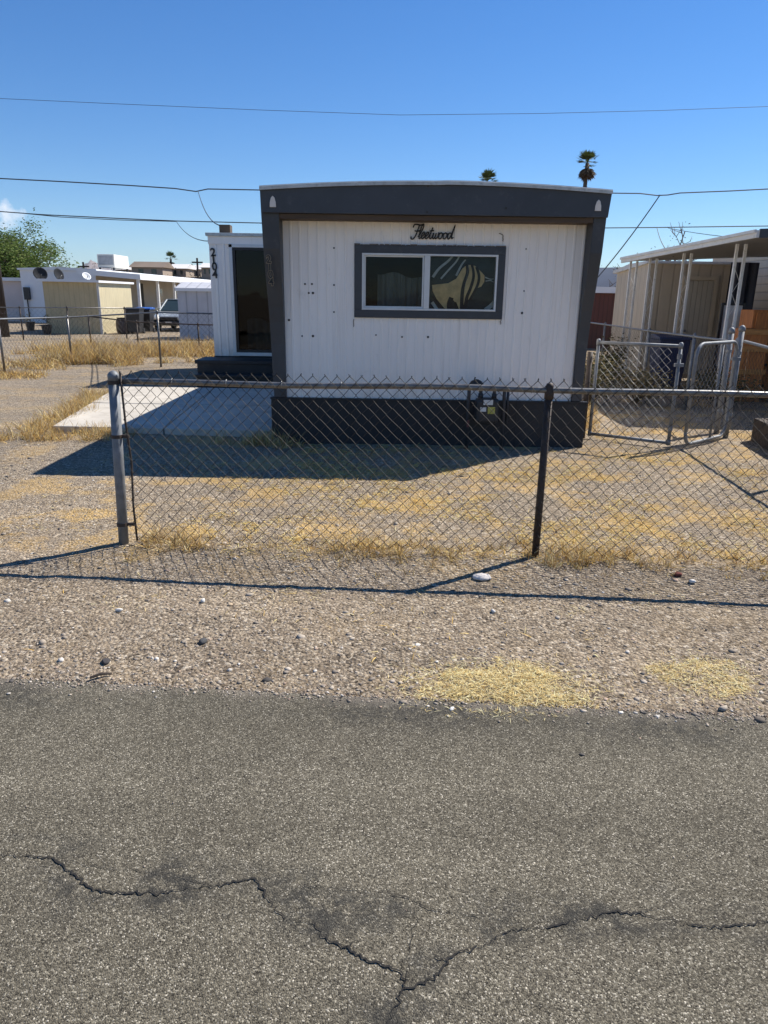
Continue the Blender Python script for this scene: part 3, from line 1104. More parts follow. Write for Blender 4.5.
mb.add([(x, FY - .028, arc(x) - .012) for x in xs_] + [(x, FY - .028, arc(x) + .022) for x in xs_] + [(x, FY - .020, arc(x) - .012) for x in xs_] + [(x, FY - .020, arc(x) + .026) for x in xs_],
       [f_ for k in range(n_ - 1) for f_ in ((k, k + 1, n_ + k + 1, n_ + k), (2 * n_ + k + 1, 2 * n_ + k, 3 * n_ + k, 3 * n_ + k + 1), (n_ + k, n_ + k + 1, 3 * n_ + k + 1, 3 * n_ + k), (k + 1, k, 2 * n_ + k, 2 * n_ + k + 1))])
obj('roof_edge', mb, M['roof_edge'], rf)
# side fins: deep under the roof, tapering to a plain strip below
fin = [(WY + .05, 2.86), (FY + .048, 2.86), (FY + .048, 2.60), (8.44, 2.25), (8.52, 1.9), (8.585, 1.62), (8.61, 1.45), (8.63, 1.2), (8.64, .57), (WY + .05, .57)]
mbl, mbr = MB().prism(fin, 'x', XL + .012, XLi), MB().prism(fin, 'x', XRi, XR - .012)
mbl.v = [(x if x > -1.3 else -1.352 - .055 * (z - .57) / 2.3, y, z) for x, y, z in mbl.v]      # the outer faces flare towards the eaves
mbr.v = [(x if x < 2.3 else 2.372 + .030 * (z - .57) / 2.3, y, z) for x, y, z in mbr.v]
fl = obj('side_fin', mbl, M['dark_paint'], home, bevel=.004)
fr_ = obj('side_fin', mbr, M['dark_paint'], home, bevel=.004)
# house number running down the left fin
for ch, (px, py) in zip('2104', [(269.0, 262), (270.0, 269.5), (270.8, 277), (271.6, 284.5)]):
    yy = 8.40 + (284 - py) * 0 + (py - 256) / 30 * .045
    p = at(px, py, yy)
    obj('number_backing', put_text(MB(), ch, .115, (p.x, yy - .014, p.z - .01), .95, .008), M['copper'], fl)
    obj('house_number', put_text(MB(), ch, .115, (p.x, yy - .020, p.z - .01), .95, .001), M['black'], fl)
# skirting
mb = MB()
mb.box(XL + .01, XR + .02, 8.645, 8.72, -.03, .545)
mb.box(XL - .005, XL + .06, 8.72, 20.5, -.03, .545)
mb.box(XR - .05, XR + .02, 8.72, 20.5, -.03, .545)
sk = obj('skirting', mb, M['skirt_paint'], home, bevel=.005)
mb = MB()
mb.box(XL, XR + .03, 8.630, 8.70, .546, .566)
for xx in (-.45, .78, 1.62):
    mb.box(xx - .02, xx + .02, 8.637, 8.644, 0, .54)
obj('skirting_trim', mb, M['skirt_paint'], sk)

# window
win = obj('window', frame_ring(MB(), -.385, 1.355, 1.515, 2.318, .087, WY - .030, WY + .02), M['dark_paint'], home, bevel=.004)
mb = MB()
frame_ring(mb, WX0 + .004, WX1 - .004, WZ0 + .004, WZ1 - .004, .022, WY - .036, WY + .05)
mb.box(.425, .490, WY - .034, WY + .05, WZ0 + .027, WZ1 - .027)
frame_ring(mb, WX0 + .027, .423, WZ0 + .027, WZ1 - .027, .020, WY - .016, WY + .03, wt=.016)
obj('sash_frame', mb, M['alu'], win, bevel=.002)
obj('window_pane', sheet(WX0 + .040, .430, WY + .006, WZ0 + .04, WZ1 - .038), M['glass'], win)
obj('window_pane', sheet(.486, WX1 - .022, WY - .002, WZ0 + .022, WZ1 - .022), M['glass'], win)
mb = MB()
x = -.385
while x < 1.35:
    w_ = random.uniform(.03, .12)
    mb.box(x, min(x + w_, 1.352), WY - .034, WY - .004, 2.3205, 2.322 + random.uniform(.002, .013))
    x += w_ + random.uniform(0, .02)
obj('caulk_bead', mb, M['caulk'], win)

# the wooden-look script sign
FLEET = {
    'F': [[(-.02, .78), (.06, .98), (.30, 1.0), (.62, .96), (.92, 1.04)], [(.52, .97), (.42, .55), (.30, .16), (.12, -.04), (-.06, .02), (-.05, .14)], [(.16, .56), (.40, .52), (.66, .56)]],
    'l': [[(0, .12), (.20, .40), (.36, .84), (.30, .98), (.18, .84), (.08, .30), (.12, .02), (.24, .04), (.34, .16)]],
    'e': [[(0, .14), (.22, .26), (.28, .42), (.16, .46), (.04, .26), (.08, .03), (.22, .02), (.36, .18)]],
    't': [[(0, .14), (.16, .50), (.24, .80)], [(.24, .80), (.10, .20), (.14, .01), (.26, .04), (.36, .18)], [(.02, .55), (.40, .58)]],
    'w': [[(0, .16), (.10, .42), (.06, .12), (.14, .0), (.26, .12), (.32, .40)], [(.32, .40), (.28, .10), (.36, .0), (.50, .14), (.54, .42), (.64, .36)]],
    'o': [[(.18, .44), (.04, .32), (.04, .08), (.16, .0), (.30, .12), (.32, .34), (.18, .44), (.36, .36), (.46, .38)]],
    'd': [[(.30, .40), (.12, .42), (.02, .22), (.08, .01), (.22, .06), (.34, .34)], [(.34, .34), (.52, 1.0), (.40, .30), (.40, .04), (.56, .12)]],
}
ADV = {'F': .60, 'l': .30, 'e': .37, 't': .34, 'w': .62, 'o': .44, 'd': .5}
total = sum(ADV[c_] for c_ in 'Fleetwood')
pL, pR = at(411.5, 237.5, WY), at(453, 237.5, WY)
sc = (pR.x - pL.x) / (total + .10)
hs = .150
mb = MB()
cx_ = 0


def cr(pts, n=4):
    if len(pts) < 3:
        return pts
    P_ = [pts[0]] + list(pts) + [pts[-1]]
    out = []
    for i in range(1, len(P_) - 2):
        p0_, p1_, p2_, p3_ = [Vector(P_[i + k]) for k in (-1, 0, 1, 2)]
        for k in range(n):
            t = k / n
            out.append(tuple(.5 * ((2 * p1_) + (p2_ - p0_) * t + (2 * p0_ - 5 * p1_ + 4 * p2_ - p3_) * t * t + (3 * p1_ - p0_ - 3 * p2_ + p3_) * t ** 3)))
    return out + [pts[-1]]


for ch in 'Fleetwood':
    for st_ in FLEET[ch]:
        pts = [(pL.x + (cx_ + a * 1.08 + .20 * b2) * sc, WY - .022, pL.z + b2 * hs - .012) for a, b2 in cr(st_)]
        mb.tube(pts, 0.0085 if ch == 'F' else .0075, 6)
    cx_ += ADV[ch]
obj('script_sign', mb, M['black'], home, smooth=True)

# curtain behind the left pane, and the fish hanging behind the right pane
mb = MB()
pts = [(-.12 + k * .012, 9.05 + .02 * math.sin(k * 1.1) + .012 * math.sin(k * .43)) for k in range(48)]
zt = lambda x: 1.98 + .05 * math.sin(x * 3 + 2) + .02 * math.sin(x * 17)
mb.add([(x, y, 1.45) for x, y in pts] + [(x, y, zt(x)) for x, y in pts], [(k, k + 1, 48 + k + 1, 48 + k) for k in range(47)])
solo('curtain', mb, M['curtain'], 'pale grey green curtain hanging inside the left pane of the front window', 'curtain', smooth=True)

FT = thing('fish_hanging', 'dark cloth with a tan and black striped fish hung inside the right window pane', 'wall hanging', (.87, WY + .06, 1.57))


def fz(zx, zy):
    p = at(400 + zx / 6.4, 210 + zy / 6.4, WY + .05)
    return (p.x, p.z)


mb = MB()
mb.prism([(.455, 1.56), (1.30, 1.56), (1.30, 2.28), (.455, 2.28)], 'y', WY + .066, WY + .070)
obj('backing_cloth', mb, M['fish_teal'], FT)
body = [(205, 480), (310, 468), (360, 440), (400, 375), (430, 350), (480, 357), (520, 395), (542, 420), (540, 460), (520, 490), (490, 502), (460, 550), (432, 580), (415, 650), (385, 650), (360, 600), (330, 560), (310, 590), (300, 645), (240, 580), (210, 520)]
obj('fish_body', MB().prism([fz(*p) for p in body][::-1], 'y', WY + .058, WY + .062), M['fish_tan'], FT)


def strokes(mb, lines, y):
    for pl, w0, w1 in lines:
        pl = cr(pl, 5)
        n_ = len(pl)
        a, b2 = [], []
        for i, p in enumerate(pl):
            q0, q1 = Vector(pl[max(i - 1, 0)]), Vector(pl[min(i + 1, n_ - 1)])
            d = (q1 - q0).normalized()
            w = w0 + (w1 - w0) * i / (n_ - 1)
            a.append(fz(p[0] - d.y * w, p[1] + d.x * w))
            b2.append(fz(p[0] + d.y * w, p[1] - d.x * w))
        mb.add([(p[0], y, p[1]) for p in a] + [(p[0], y, p[1]) for p in b2], [(i, i + 1, n_ + i + 1, n_ + i) for i in range(n_ - 1)])


for ln in ([([(428, 345), (432, 400), (410, 470), (398, 540), (395, 650)], 9, 12), ([(460, 345), (472, 420), (452, 500), (428, 560), (412, 650)], 8, 11), ([(490, 365), (506, 420), (500, 470), (478, 520), (450, 570)], 9, 8),
             ([(208, 550), (240, 590), (280, 640)], 8, 10), ([(330, 560), (318, 600), (326, 655)], 14, 22), ([(352, 590), (372, 650)], 8, 10)]):
    mb = MB()
    strokes(mb, [ln], WY + .055)
    obj('black_stripe', mb, M['fish_black'], FT)
for ln in ([([(210, 430), (250, 375), (310, 325), (350, 280)], 9, 6), ([(262, 440), (310, 385), (360, 330), (385, 285)], 6, 5), ([(440, 350), (430, 420), (414, 500)], 0.5, .5), ([(205, 590), (240, 640)], 10, 10), ([(545, 640), (580, 615), (606, 590)], 12, 14), ([(545, 430), (575, 442), (600, 440)], 4, 2), ([(548, 455), (580, 452), (600, 462)], 3, 2), ([(360, 420), (395, 350), (420, 318)], 7, 4)]):
    mb = MB()
    strokes(mb, [ln], WY + .0545)
    obj('grey_streak', mb, M['fish_grey'], FT)

# ------------------------------------------------------------------ gas meter
gm = thing('gas_meter', 'dark gas meter with white and yellow stickers on pipes in front of the skirting', 'gas meter', (1.13, 8.45, 0))
cm = at(487, 410, 8.42)
mb = MB()
mb.box(cm.x - .135, cm.x + .135, 8.36, 8.54, cm.z - .16, cm.z + .14)
bd = obj('meter_body', mb, M['meter_grey'], gm, bevel=.04)
obj('dial_plate', MB().box(cm.x - .055, cm.x + .055, 8.345, 8.357, cm.z + .07, cm.z + .128), M['sticker_white'], bd)
obj('white_sticker', MB().box(cm.x - .09, cm.x - .02, 8.353, 8.357, cm.z - .01, cm.z + .04), M['sticker_white'], bd)
obj('yellow_sticker', MB().box(cm.x + .0, cm.x + .085, 8.353, 8.357, cm.z - .035, cm.z + .045), M['sticker_yellow'], bd)
mb = MB()
a, b2 = at(471, 384, 8.45), at(480, 384, 8.45)
mb.tube([(cm.x - .22, 8.45, -.02), (cm.x - .22, 8.45, .73), (cm.x - .20, 8.45, .76), (cm.x - .10, 8.45, .76), (cm.x - .08, 8.45, .73), (cm.x - .08, 8.45, cm.z + .12)], .021, 10)
obj('pipe', mb, M['meter_pipe'], gm, smooth=True)
mb = MB()
mb.tube([(cm.x + .08, 8.45, cm.z + .12), (cm.x + .08, 8.45, .72), (cm.x + .10, 8.45, .75), (cm.x + .18, 8.45, .75), (cm.x + .20, 8.45, .72), (cm.x + .20, 8.45, -.02)], .021, 10)
obj('pipe', mb, M['meter_pipe'], gm, smooth=True)
mb = MB()
mb.tube([(cm.x + .26, 8.55, .30), (cm.x + .26, 8.55, .74), (cm.x + .26, 8.62, .74)], .016, 8)
obj('pipe', mb, M['meter_pipe'], gm, smooth=True)
mb = MB().lathe([(.02, -.03), (.07, -.02), (.085, 0), (.06, .03), (.02, .05)], (cm.x - .14, 8.44, .79), 14)
obj('regulator', mb, M['meter_grey'], gm, smooth=True)
for s_ in (-.08, .08):
    obj('coupling', MB().lathe([(.03, 0), (.03, .05)], (cm.x + s_, 8.45, cm.z + .14), 10), M['meter_grey'], gm, smooth=True)
mb = MB().box(cm.x - .235, cm.x - .205, 8.40, 8.425, .28, .36)
obj('valve_tag', mb, paint('faded_red_tag', (.12, .04, .04), .7), gm)

# ------------------------------------------------------------------ entry room, steps, slab
ER = thing('entry_room', 'small white add-on room with a dark glass sliding door at the left side of the home', 'room addition', (-2.5, 15.2, 0))
EX0, EX1, EY0, EY1 = -3.60, -1.385, 15.2, 18.6
mb = rib_wall(MB(), (EX0, EY0), (EX1, EY0), .52, 2.86, pitch=.16, depth=.012, hole=(.52, 2.10, .52, 2.66))
ew = obj('front_wall', mb, M['white_siding'], ER)
obj('side_wall', rib_wall(MB(), (EX0, EY1), (EX0, EY0), .52, 2.86, pitch=.16, depth=.012), M['white_siding'], ER)
obj('back_wall', rib_wall(MB(), (EX1, EY1), (EX0, EY1), .52, 2.86, pitch=.16, depth=.012), M['white_siding'], ER)
obj('floor', MB().box(EX0 + .03, EX1, EY0 + .03, EY1 - .03, .50, .56), M['interior_dark'], ER)
mb = MB().box(EX0 - .05, EX1 - .004, EY0 - .06, EY1 + .05, 2.87, 2.93)
lin = MB()
lin.box(EX0 + .05, EX0 + .07, EY0 + .06, 17.0, .57, 2.84)
lin.box(EX1 - .08, EX1 - .06, EY0 + .06, 17.0, .57, 2.84)
lin.box(EX0 + .05, EX1 - .06, 17.01, 17.04, .57, 2.84)
lin.box(EX0 + .05, EX1 - .06, EY0 + .06, 17.0, 2.845, 2.865)
obj('dark_liner', lin, M['interior_dark'], ER)  # dark box added to stop white walls brightening the room behind the door
er_roof = obj('roof', mb, M['roof_edge'], ER, bevel=.006)
obj('trim_board', MB().box(EX0 - .012, EX1 - .006, EY0 - .022, EY0 - .014, 2.72, 2.868), M['white_siding'], ER)
obj('roof_vent', MB().box(-3.41, -3.19, 15.35, 15.57, 2.931, 3.10), M['soffit_wood'], er_roof, bevel=.006)
obj('sill_band', MB().box(EX0 - .01, EX1 - .006, EY0 - .02, EY0 + .02, .44, .518), M['skirt_paint'], ER)
obj('foundation', MB().box(EX0 + .03, EX1 - .006, EY0 + .03, EY1, -.02, .438), M['skirt_paint'], ER)
dr = obj('sliding_door', frame_ring(MB(), -3.13, -1.46, .60, 2.66, .055, EY0 - .03, EY0 + .05), M['black'], ER, bevel=.003)
mb = MB()
mb.box(-3.20, -3.132, EY0 - .035, EY0 + .03, .58, 2.72)
mb.box(-3.20, -1.42, EY0 - .035, EY0 + .03, 2.662, 2.72)
mb.box(-3.20, -1.42, EY0 - .06, EY0 + .03, .53, .598)
obj('door_casing', mb, M['alu'], dr, bevel=.003)
obj('door_glass', sheet(-3.075, -1.515, EY0 + .003, .655, 2.605), M['door_glass'], dr)
obj('door_rail', MB().box(-2.31, -2.26, EY0 - .01, EY0 + .04, .655, 2.605), M['black'], dr)
mb = MB()
for k, (ch, (px, py)) in enumerate(zip('2104', [(211.8, 256), (212.4, 263.2), (213.4, 270.2), (213.8, 278)])):
    p = at(px, py, EY0 - .03)
    obj('house_number', put_text(MB(), ch, .215, (p.x + .03, EY0 - .028, p.z), 1.0, .006, .06), M['black'], ew)
mb = MB()
pts = [(-3.0 + k * .04, 15.75 + .05 * math.sin(k * .9), 1.18 + .12 * math.sin(k * .22 + .5) - .004 * k) for k in range(34)]
mb.add([(x, y, .57) for x, y, z in pts] + [(x, y, z) for x, y, z in pts] + [(x, y + .5, z - .02) for x, y, z in pts], [f_ for k in range(33) for f_ in ((k, k + 1, 34 + k + 1, 34 + k), (34 + k, 34 + k + 1, 68 + k + 1, 68 + k))])
solo('covered_furniture', mb, M['curtain'], 'pale cloth covered furniture just inside the dark sliding glass door', 'furniture', smooth=True)

stp = thing('entry_steps', 'dark grey painted platform and step below the sliding glass door', 'steps', (-2.6, 14.3, 0))
mb = MB().box(-3.80, -1.42, 14.32, 15.17, .43, .50)
obj('platform', mb, M['skirt_paint'], stp, bevel=.008)
obj('riser', MB().box(-3.76, -1.44, 14.35, 15.16, -.02, .428), M['skirt_paint'], stp)
obj('step', MB().box(-3.72, -1.44, 13.95, 14.345, .20, .255), M['skirt_paint'], stp, bevel=.008)
obj('step_riser', MB().box(-3.69, -1.46, 13.98, 14.345, -.02, .198), M['skirt_paint'], stp)
mb = MB()
SA, SB, SC, SD = Vector((-4.33, 9.15)), Vector((-1.41, 9.04)), Vector((-1.41, 13.3)), Vector((-4.98, 13.3))


def slab_pt(u, v):
    return SA.lerp(SB, u).lerp(SD.lerp(SC, u), v)


for u0, u1 in ((0, .497), (.503, 1)):           # four bays with open control joints between them
    for v0, v1, dz in ((0, .4965, 0), (.5035, 1, .004)):
        q = [slab_pt(u0, v0), slab_pt(u1, v0), slab_pt(u1, v1), slab_pt(u0, v1)]
        mb.hexa([(p.x, p.y, -.04) for p in q], [(p.x, p.y, .085 + dz) for p in q])
structure('patio_slab', mb, M['concrete'], bevel=.012)


# ------------------------------------------------------------------ chain-link fences
def chain(mb, a, b2, z0, z1, d=.08, r=.0019, wob=.0035, n=4, top_jit=0.0, normal=None):
    """woven wires between ground points a and b2"""
    a, b2 = Vector(a), Vector(b2)
    Lf = (b2 - a).length
    u = (b2 - a).normalized()
    nr = Vector((u.y, -u.x))
    cols = int(Lf / (d / 2))
    rows = int((z1 - z0) / (d / 2))
    hw = d / 2
    for i in range(cols):
        pts = []
        sag = random.uniform(-.003, .003)
        for j in range(rows + 1):
            s = (i + ((i + j) % 2)) * hw + sag + random.gauss(0, .0012)
            if s > Lf:
                s = Lf
            o = wob * (1 if (i + j) % 2 else -1)
            q = a + u * s + nr * o
            pts.append((q.x, q.y, z1 - j * hw + random.gauss(0, .0015)))
        # twisted ends stand up past the last weave
        p = pts[0]
        e = u * random.uniform(-.006, .006)
        pts.insert(0, (p[0] + e.x, p[1] + e.y, p[2] + random.uniform(.006, .016)))
        mb.tube(pts, r, n, caps=False)
    return mb


fence = thing('chain_link_fence', 'low weathered chain-link fence across the front of the yard with a thick grey end post', 'fence', (0, 4.75, 0))
fx0, fx1 = -1.885, 4.02
rail_z = lambda x: 1.178 + .002 * (x + 1.9)
pA = Vector((fx0, fence_y(fx0), 0))
ep = MB()
topx = Vector((-1.845, 4.856, 1.215))
ep.tube([(fx0, pA.y, -.05), (fx0 + .02, pA.y, .6), topx], .035, 16)
end_post = obj('end_post', ep, M['galv'], fence, smooth=True)
obj('post_cap', MB().lathe([(.0385, -.03), (.0385, .0), (.035, .012), (.023, .026), (.008, .034)], topx, 16), M['galv'], end_post, smooth=True)
mb = MB()
for zz in (1.17, .80, .16):
    xx = fx0 + .04 * zz / 1.21
    mb = MB().lathe([(.0395, -.012), (.0395, .012)], (xx, pA.y, zz), 16)
    mb.box(xx + .03, xx + .085, pA.y - .008, pA.y + .008, zz - .011, zz + .011)
    obj('tension_band', mb, M['rust_post'], end_post)
for mx in (1.071, 4.02):
    yy = fence_y(mx)
    o = obj('line_post', MB().tube([(mx - .007, yy + .012, -.05), (mx, yy + .012, 1.155)], .0255, 12), M['rust_post'], fence, smooth=True)
    obj('post_cap', MB().lathe([(.031, -.06), (.031, -.01), (.026, .012), (.028, .022), (.020, .040), (.006, .046)], (mx, yy + .012, rail_z(mx) - .0), 12), M['rust_post'], o, smooth=True)
mb = MB()
pts = []
for k in range(25):
    x = fx0 + .075 + (fx1 - fx0 - .075) * k / 24
    pts.append((x, fence_y(x) + .012, rail_z(x) + .004 * math.sin(k * .9) - .004 * math.sin(k * .5)))
mb.tube(pts, .0205, 10)
obj('top_rail', mb, M['galv_old'], fence, smooth=True)
mb = MB()
yb = pA.y - .012
mb.tube([(fx0 + .105, yb, .04), (fx0 + .10, yb, .30), (fx0 + .112, yb + .008, .62), (fx0 + .098, yb, .9), (fx0 + .092, yb, 1.245)], .0075, 6)
obj('tension_bar', mb, M['rust_post'], fence, smooth=True)
mb = MB()
chain(mb, (fx0 + .09, fence_y(fx0 + .09) - .014), (fx1 - .03, fence_y(fx1 - .03) - .014), .03, 1.245, d=.082, r=.0026)
obj('chain_mesh', mb, M['wire'], fence)
mb = MB()
for k in range(14):
    x = fx0 + .4 + k * .41 + random.uniform(-.05, .05)
    if x > fx1 - .1:
        continue
    y, z = fence_y(x) + .012, rail_z(x)
    obj('tie_wire', MB().tube([(x, y + .025 * math.cos(t), z + .025 * math.sin(t)) for t in np.linspace(0, 2 * math.pi, 9)], .002, 4), M['wire_new'], fence)


def simple_fence(name, label, pts, heights, mat_post, mat_rail, mat_wire, d=.12, r=.0022, group=None, post_r=.026, rail_r=.019, skip_posts=()):
    t = thing(name, label, 'fence', (pts[0][0], pts[0][1], 0), group)
    mbr, mbm = MB(), MB()
    for k, (x, y) in enumerate(pts):
        if k in skip_posts:
            continue
        p = obj('fence_post', MB().tube([(x, y, -.05), (x, y, heights[k] - .0)], post_r, 10), mat_post, t, smooth=True)
        obj('post_cap', MB().lathe([(post_r * 1.2, -.04), (post_r * 1.2, .0), (post_r, .02), (post_r * .3, .04)], (x, y, heights[k]), 10), mat_post, p, smooth=True)
    mbr.tube([(x, y, h_ - .02) for (x, y), h_ in zip(pts, heights)], rail_r, 8)
    obj('top_rail', mbr, mat_rail, t, smooth=True)
    for k in range(len(pts) - 1):
        chain(mbm, (pts[k][0], pts[k][1] - .03), (pts[k + 1][0], pts[k + 1][1] - .03), .03, min(heights[k], heights[k + 1]) - .03, d, r, n=3)
    obj('chain_mesh', mbm, mat_wire, t)
    return t


G_L = 'chain-link fences around the neighbouring lots'
simple_fence('chain_link_fence', 'galvanised chain-link fence along the left gravel drive with tufts of dry grass at its foot', [(-8.33, 13.2), (-8.33, 15.7), (-8.25, 18.95), (-5.61, 17.97), (-3.7, 17.5)], [1.2, 1.2, 1.15, 1.33, 1.33], M['galv_old'], M['galv'], M['wire'], .14, .0026, G_L)
simple_fence('chain_link_fence', 'dark railed chain-link fence standing in tall dry grass in front of the silver car', [(-9.07, 22.33), (-7.75, 22.7), (-5.9, 22.9), (-4.1, 22.9)], [1.08, .92, .86, .86], M['rust_post'], M['rust_post'], M['wire'], .16, .0030, G_L)
simple_fence('chain_link_fence', 'far chain-link fence in front of the beige shed', [(-17.5, 26.4), (-15.6, 27.2), (-13.71, 27.5), (-12.42, 28.6), (-10.4, 29.2)], [1.2] * 5, M['rust_post'], M['galv_old'], M['wire'], .18, .0032, G_L)
simple_fence('chain_link_fence', 'chain-link side fence running back from the gate hinge post past the tan shed', [(4.78, 9.95), (5.05, 12.0), (5.2, 14.5), (5.35, 18.0), (5.4, 20.5)], [1.25, 1.22, 1.2, 1.2, 1.2], M['galv'], M['galv'], M['wire'], .12, .0022, G_L)
simple_fence('chain_link_fence', 'short chain-link fence closing the right side of the yard between gate and front fence', [(4.60, 9.38), (4.35, 7.1), (4.05, 4.6)], [1.29, 1.2, 1.17], M['galv'], M['galv'], M['wire'], .10, .0020, G_L, skip_posts=(0,))


# gates
def gate(label, a, b2, zb, zt, rad_top, rad_bot, mat, wire, name='chain_link_gate', mid=False):
    a, b2 = Vector(a), Vector(b2)
    Lg = (b2 - a).length
    u = (b2 - a).normalized()
    t = thing(name, label, 'gate', (a.x, a.y, 0), 'pair of chain-link gates beside the home')

    def P3(s, z):
        q = a + u * s
        return (q.x, q.y, z)
    loop = []

    def corner(cs, cz, r_, t0):
        if r_ < .03:
            return [P3(cs, cz)]
        return [P3(cs + r_ * math.cos(t0 + k * math.pi / 12), cz + r_ * math.sin(t0 + k * math.pi / 12)) for k in range(7)]
    loop += corner(rad_bot if rad_bot > .03 else 0, zb + (rad_bot if rad_bot > .03 else 0), rad_bot, math.pi)
    loop += corner(Lg - (rad_bot if rad_bot > .03 else 0), zb + (rad_bot if rad_bot > .03 else 0), rad_bot, 1.5 * math.pi)
    loop += corner(Lg - (rad_top if rad_top > .03 else 0), zt - (rad_top if rad_top > .03 else 0), rad_top, 0)
    loop += corner(rad_top if rad_top > .03 else 0, zt - (rad_top if rad_top > .03 else 0), rad_top, .5 * math.pi)
    mb = MB()
    if rad_top < .03:
        for i in range(4):
            mb.tube([loop[i], loop[(i + 1) % 4]], .021, 10)
        for p in loop:
            mb.lathe([(.026, -.03), (.026, .03), (.012, .045)], p, 10)
    else:
        mb.tube(loop + [loop[0]], .021, 10)
    obj('gate_frame', mb, mat, t, smooth=True)
    if mid:
        obj('middle_bar', MB().tube([P3(Lg * .62, zb + .02), P3(Lg * .62, zt - .02)], .016, 8), mat, t, smooth=True)
    mb = MB()
    o = .05
    p, q = a + u * o, b2 - u * o
    chain(mb, p, q, zb + .03, zt - .03, .10, .0022, n=3)
    obj('chain_mesh', mb, wire, t)
    mb = MB()
    for zz in (zt - .12, zb + .18):
        pt = P3(Lg, zz)
        obj('hinge', MB().lathe([(.028, -.03), (.028, .03)], pt, 10), mat, t)
    pt = P3(Lg, zt - .22)
    obj('latch', MB().box(pt[0] - .05, pt[0] + .06, pt[1] - .02, pt[1] + .02, pt[2] - .02, pt[2] + .02), mat, t)
    return t


gate('square framed chain-link gate leaf nearest the home wall', (2.68, 9.22), (3.50, 8.66), .075, 1.24, 0, 0, M['galv'], M['wire_new'])
gate('round cornered chain-link gate leaf beside the twin hinge posts', (3.67, 8.60), (4.50, 9.34), .06, 1.27, .16, .16, M['galv'], M['wire_new'], mid=True)
for k, (x, y, h_, lab) in enumerate([(4.57, 9.44, 1.42, 'galvanised gate hinge post with rounded cap, nearer of the twin posts'), (4.60, 9.78, 1.38, 'galvanised post standing just behind the gate hinge post'), (2.60, 9.26, .98, None)]):
    if lab is None:
        mb = MB().tube([(x, y, -.05), (x, y, 1.12)], .034, 10)
        solo('gate_post', mb, M['rust_post'], 'rusty brown gate post against the corner of the home', 'post', smooth=True)
        continue
    t = thing('gate_post', lab, 'post', (x, y, 0), 'twin gate hinge posts')
    obj('post', MB().tube([(x, y, -.05), (x, y, h_)], .036, 14), M['galv'], t, smooth=True)
    obj('post_cap', MB().lathe([(.043, -.03), (.043, 0), (.040, .02), (.024, .042), (.006, .05)], (x, y, h_), 14), M['galv'], t, smooth=True)
    for zz in (1.12, .32):
        obj('clamp', MB().lathe([(.042, -.02), (.042, .02)], (x, y, zz), 12), M['galv'], t)

# dark timber bed at the right edge of the yard
t = thing('planter_bed', 'low dark timber bed edging at the right end of the yard', 'planter', (5.2, 8.5, 0))
mb = MB()
mb.hexa([(4.84, 9.30, -.02), (4.58, 7.55, -.02), (4.70, 7.55, -.02), (4.96, 9.30, -.02)], [(4.84, 9.30, .30), (4.58, 7.55, .30), (4.70, 7.55, .30), (4.96, 9.30, .30)])
mb.box(4.97, 6.2, 9.18, 9.30, -.02, .30)
mb.box(4.71, 6.2, 7.55, 7.67, -.02, .30)
obj('timber_edge', mb, M['dark_wood'], t, bevel=.008)
obj('soil', MB().hexa([(4.965, 9.17, -.01), (4.72, 7.68, -.01), (6.2, 7.68, -.01), (6.2, 9.17, -.01)], [(4.965, 9.17, .25), (4.72, 7.68, .25), (6.2, 7.68, .25), (6.2, 9.17, .25)]), M['dark_wood'], t)


# ------------------------------------------------------------------ foliage helpers
def leaf_cards(C_, n_per, spread, size, cols, flat=.75, seed=0):
    c = np.array(C_)
    n = len(c) * n_per
    p = np.repeat(c, n_per, 0) + rng.normal(0, 1, (n, 3)) * np.array(spread)
    s = rng.uniform(size[0], size[1], n)
    az = rng.uniform(0, 2 * np.pi, n)
    d = np.stack([np.cos(az), np.sin(az), rng.normal(0, .5, n)], 1)
    d /= np.linalg.norm(d, axis=1)[:, None]
    w = rng.normal(0, 1, (n, 3))
    w -= d * (w * d).sum(1)[:, None]
    w /= np.linalg.norm(w, axis=1)[:, None]
    a, b2 = d * s[:, None], w * (s * flat * .5)[:, None]
    v = np.stack([p - a * .5, p + b2 * .5, p + a * .5, p - b2 * .5], 1)
    f = np.arange(4)[None] + (np.arange(n) * 4)[:, None]
    return v.reshape(-1, 3), f, np.repeat(pal(n, cols, .2), 4, 0)


def part_np(name, data, mat, parent):
    v, f, t = data
    b = base_of(parent)
    return np_mesh(name, v - np.array(b), f, mat, tint=t, parent=parent)


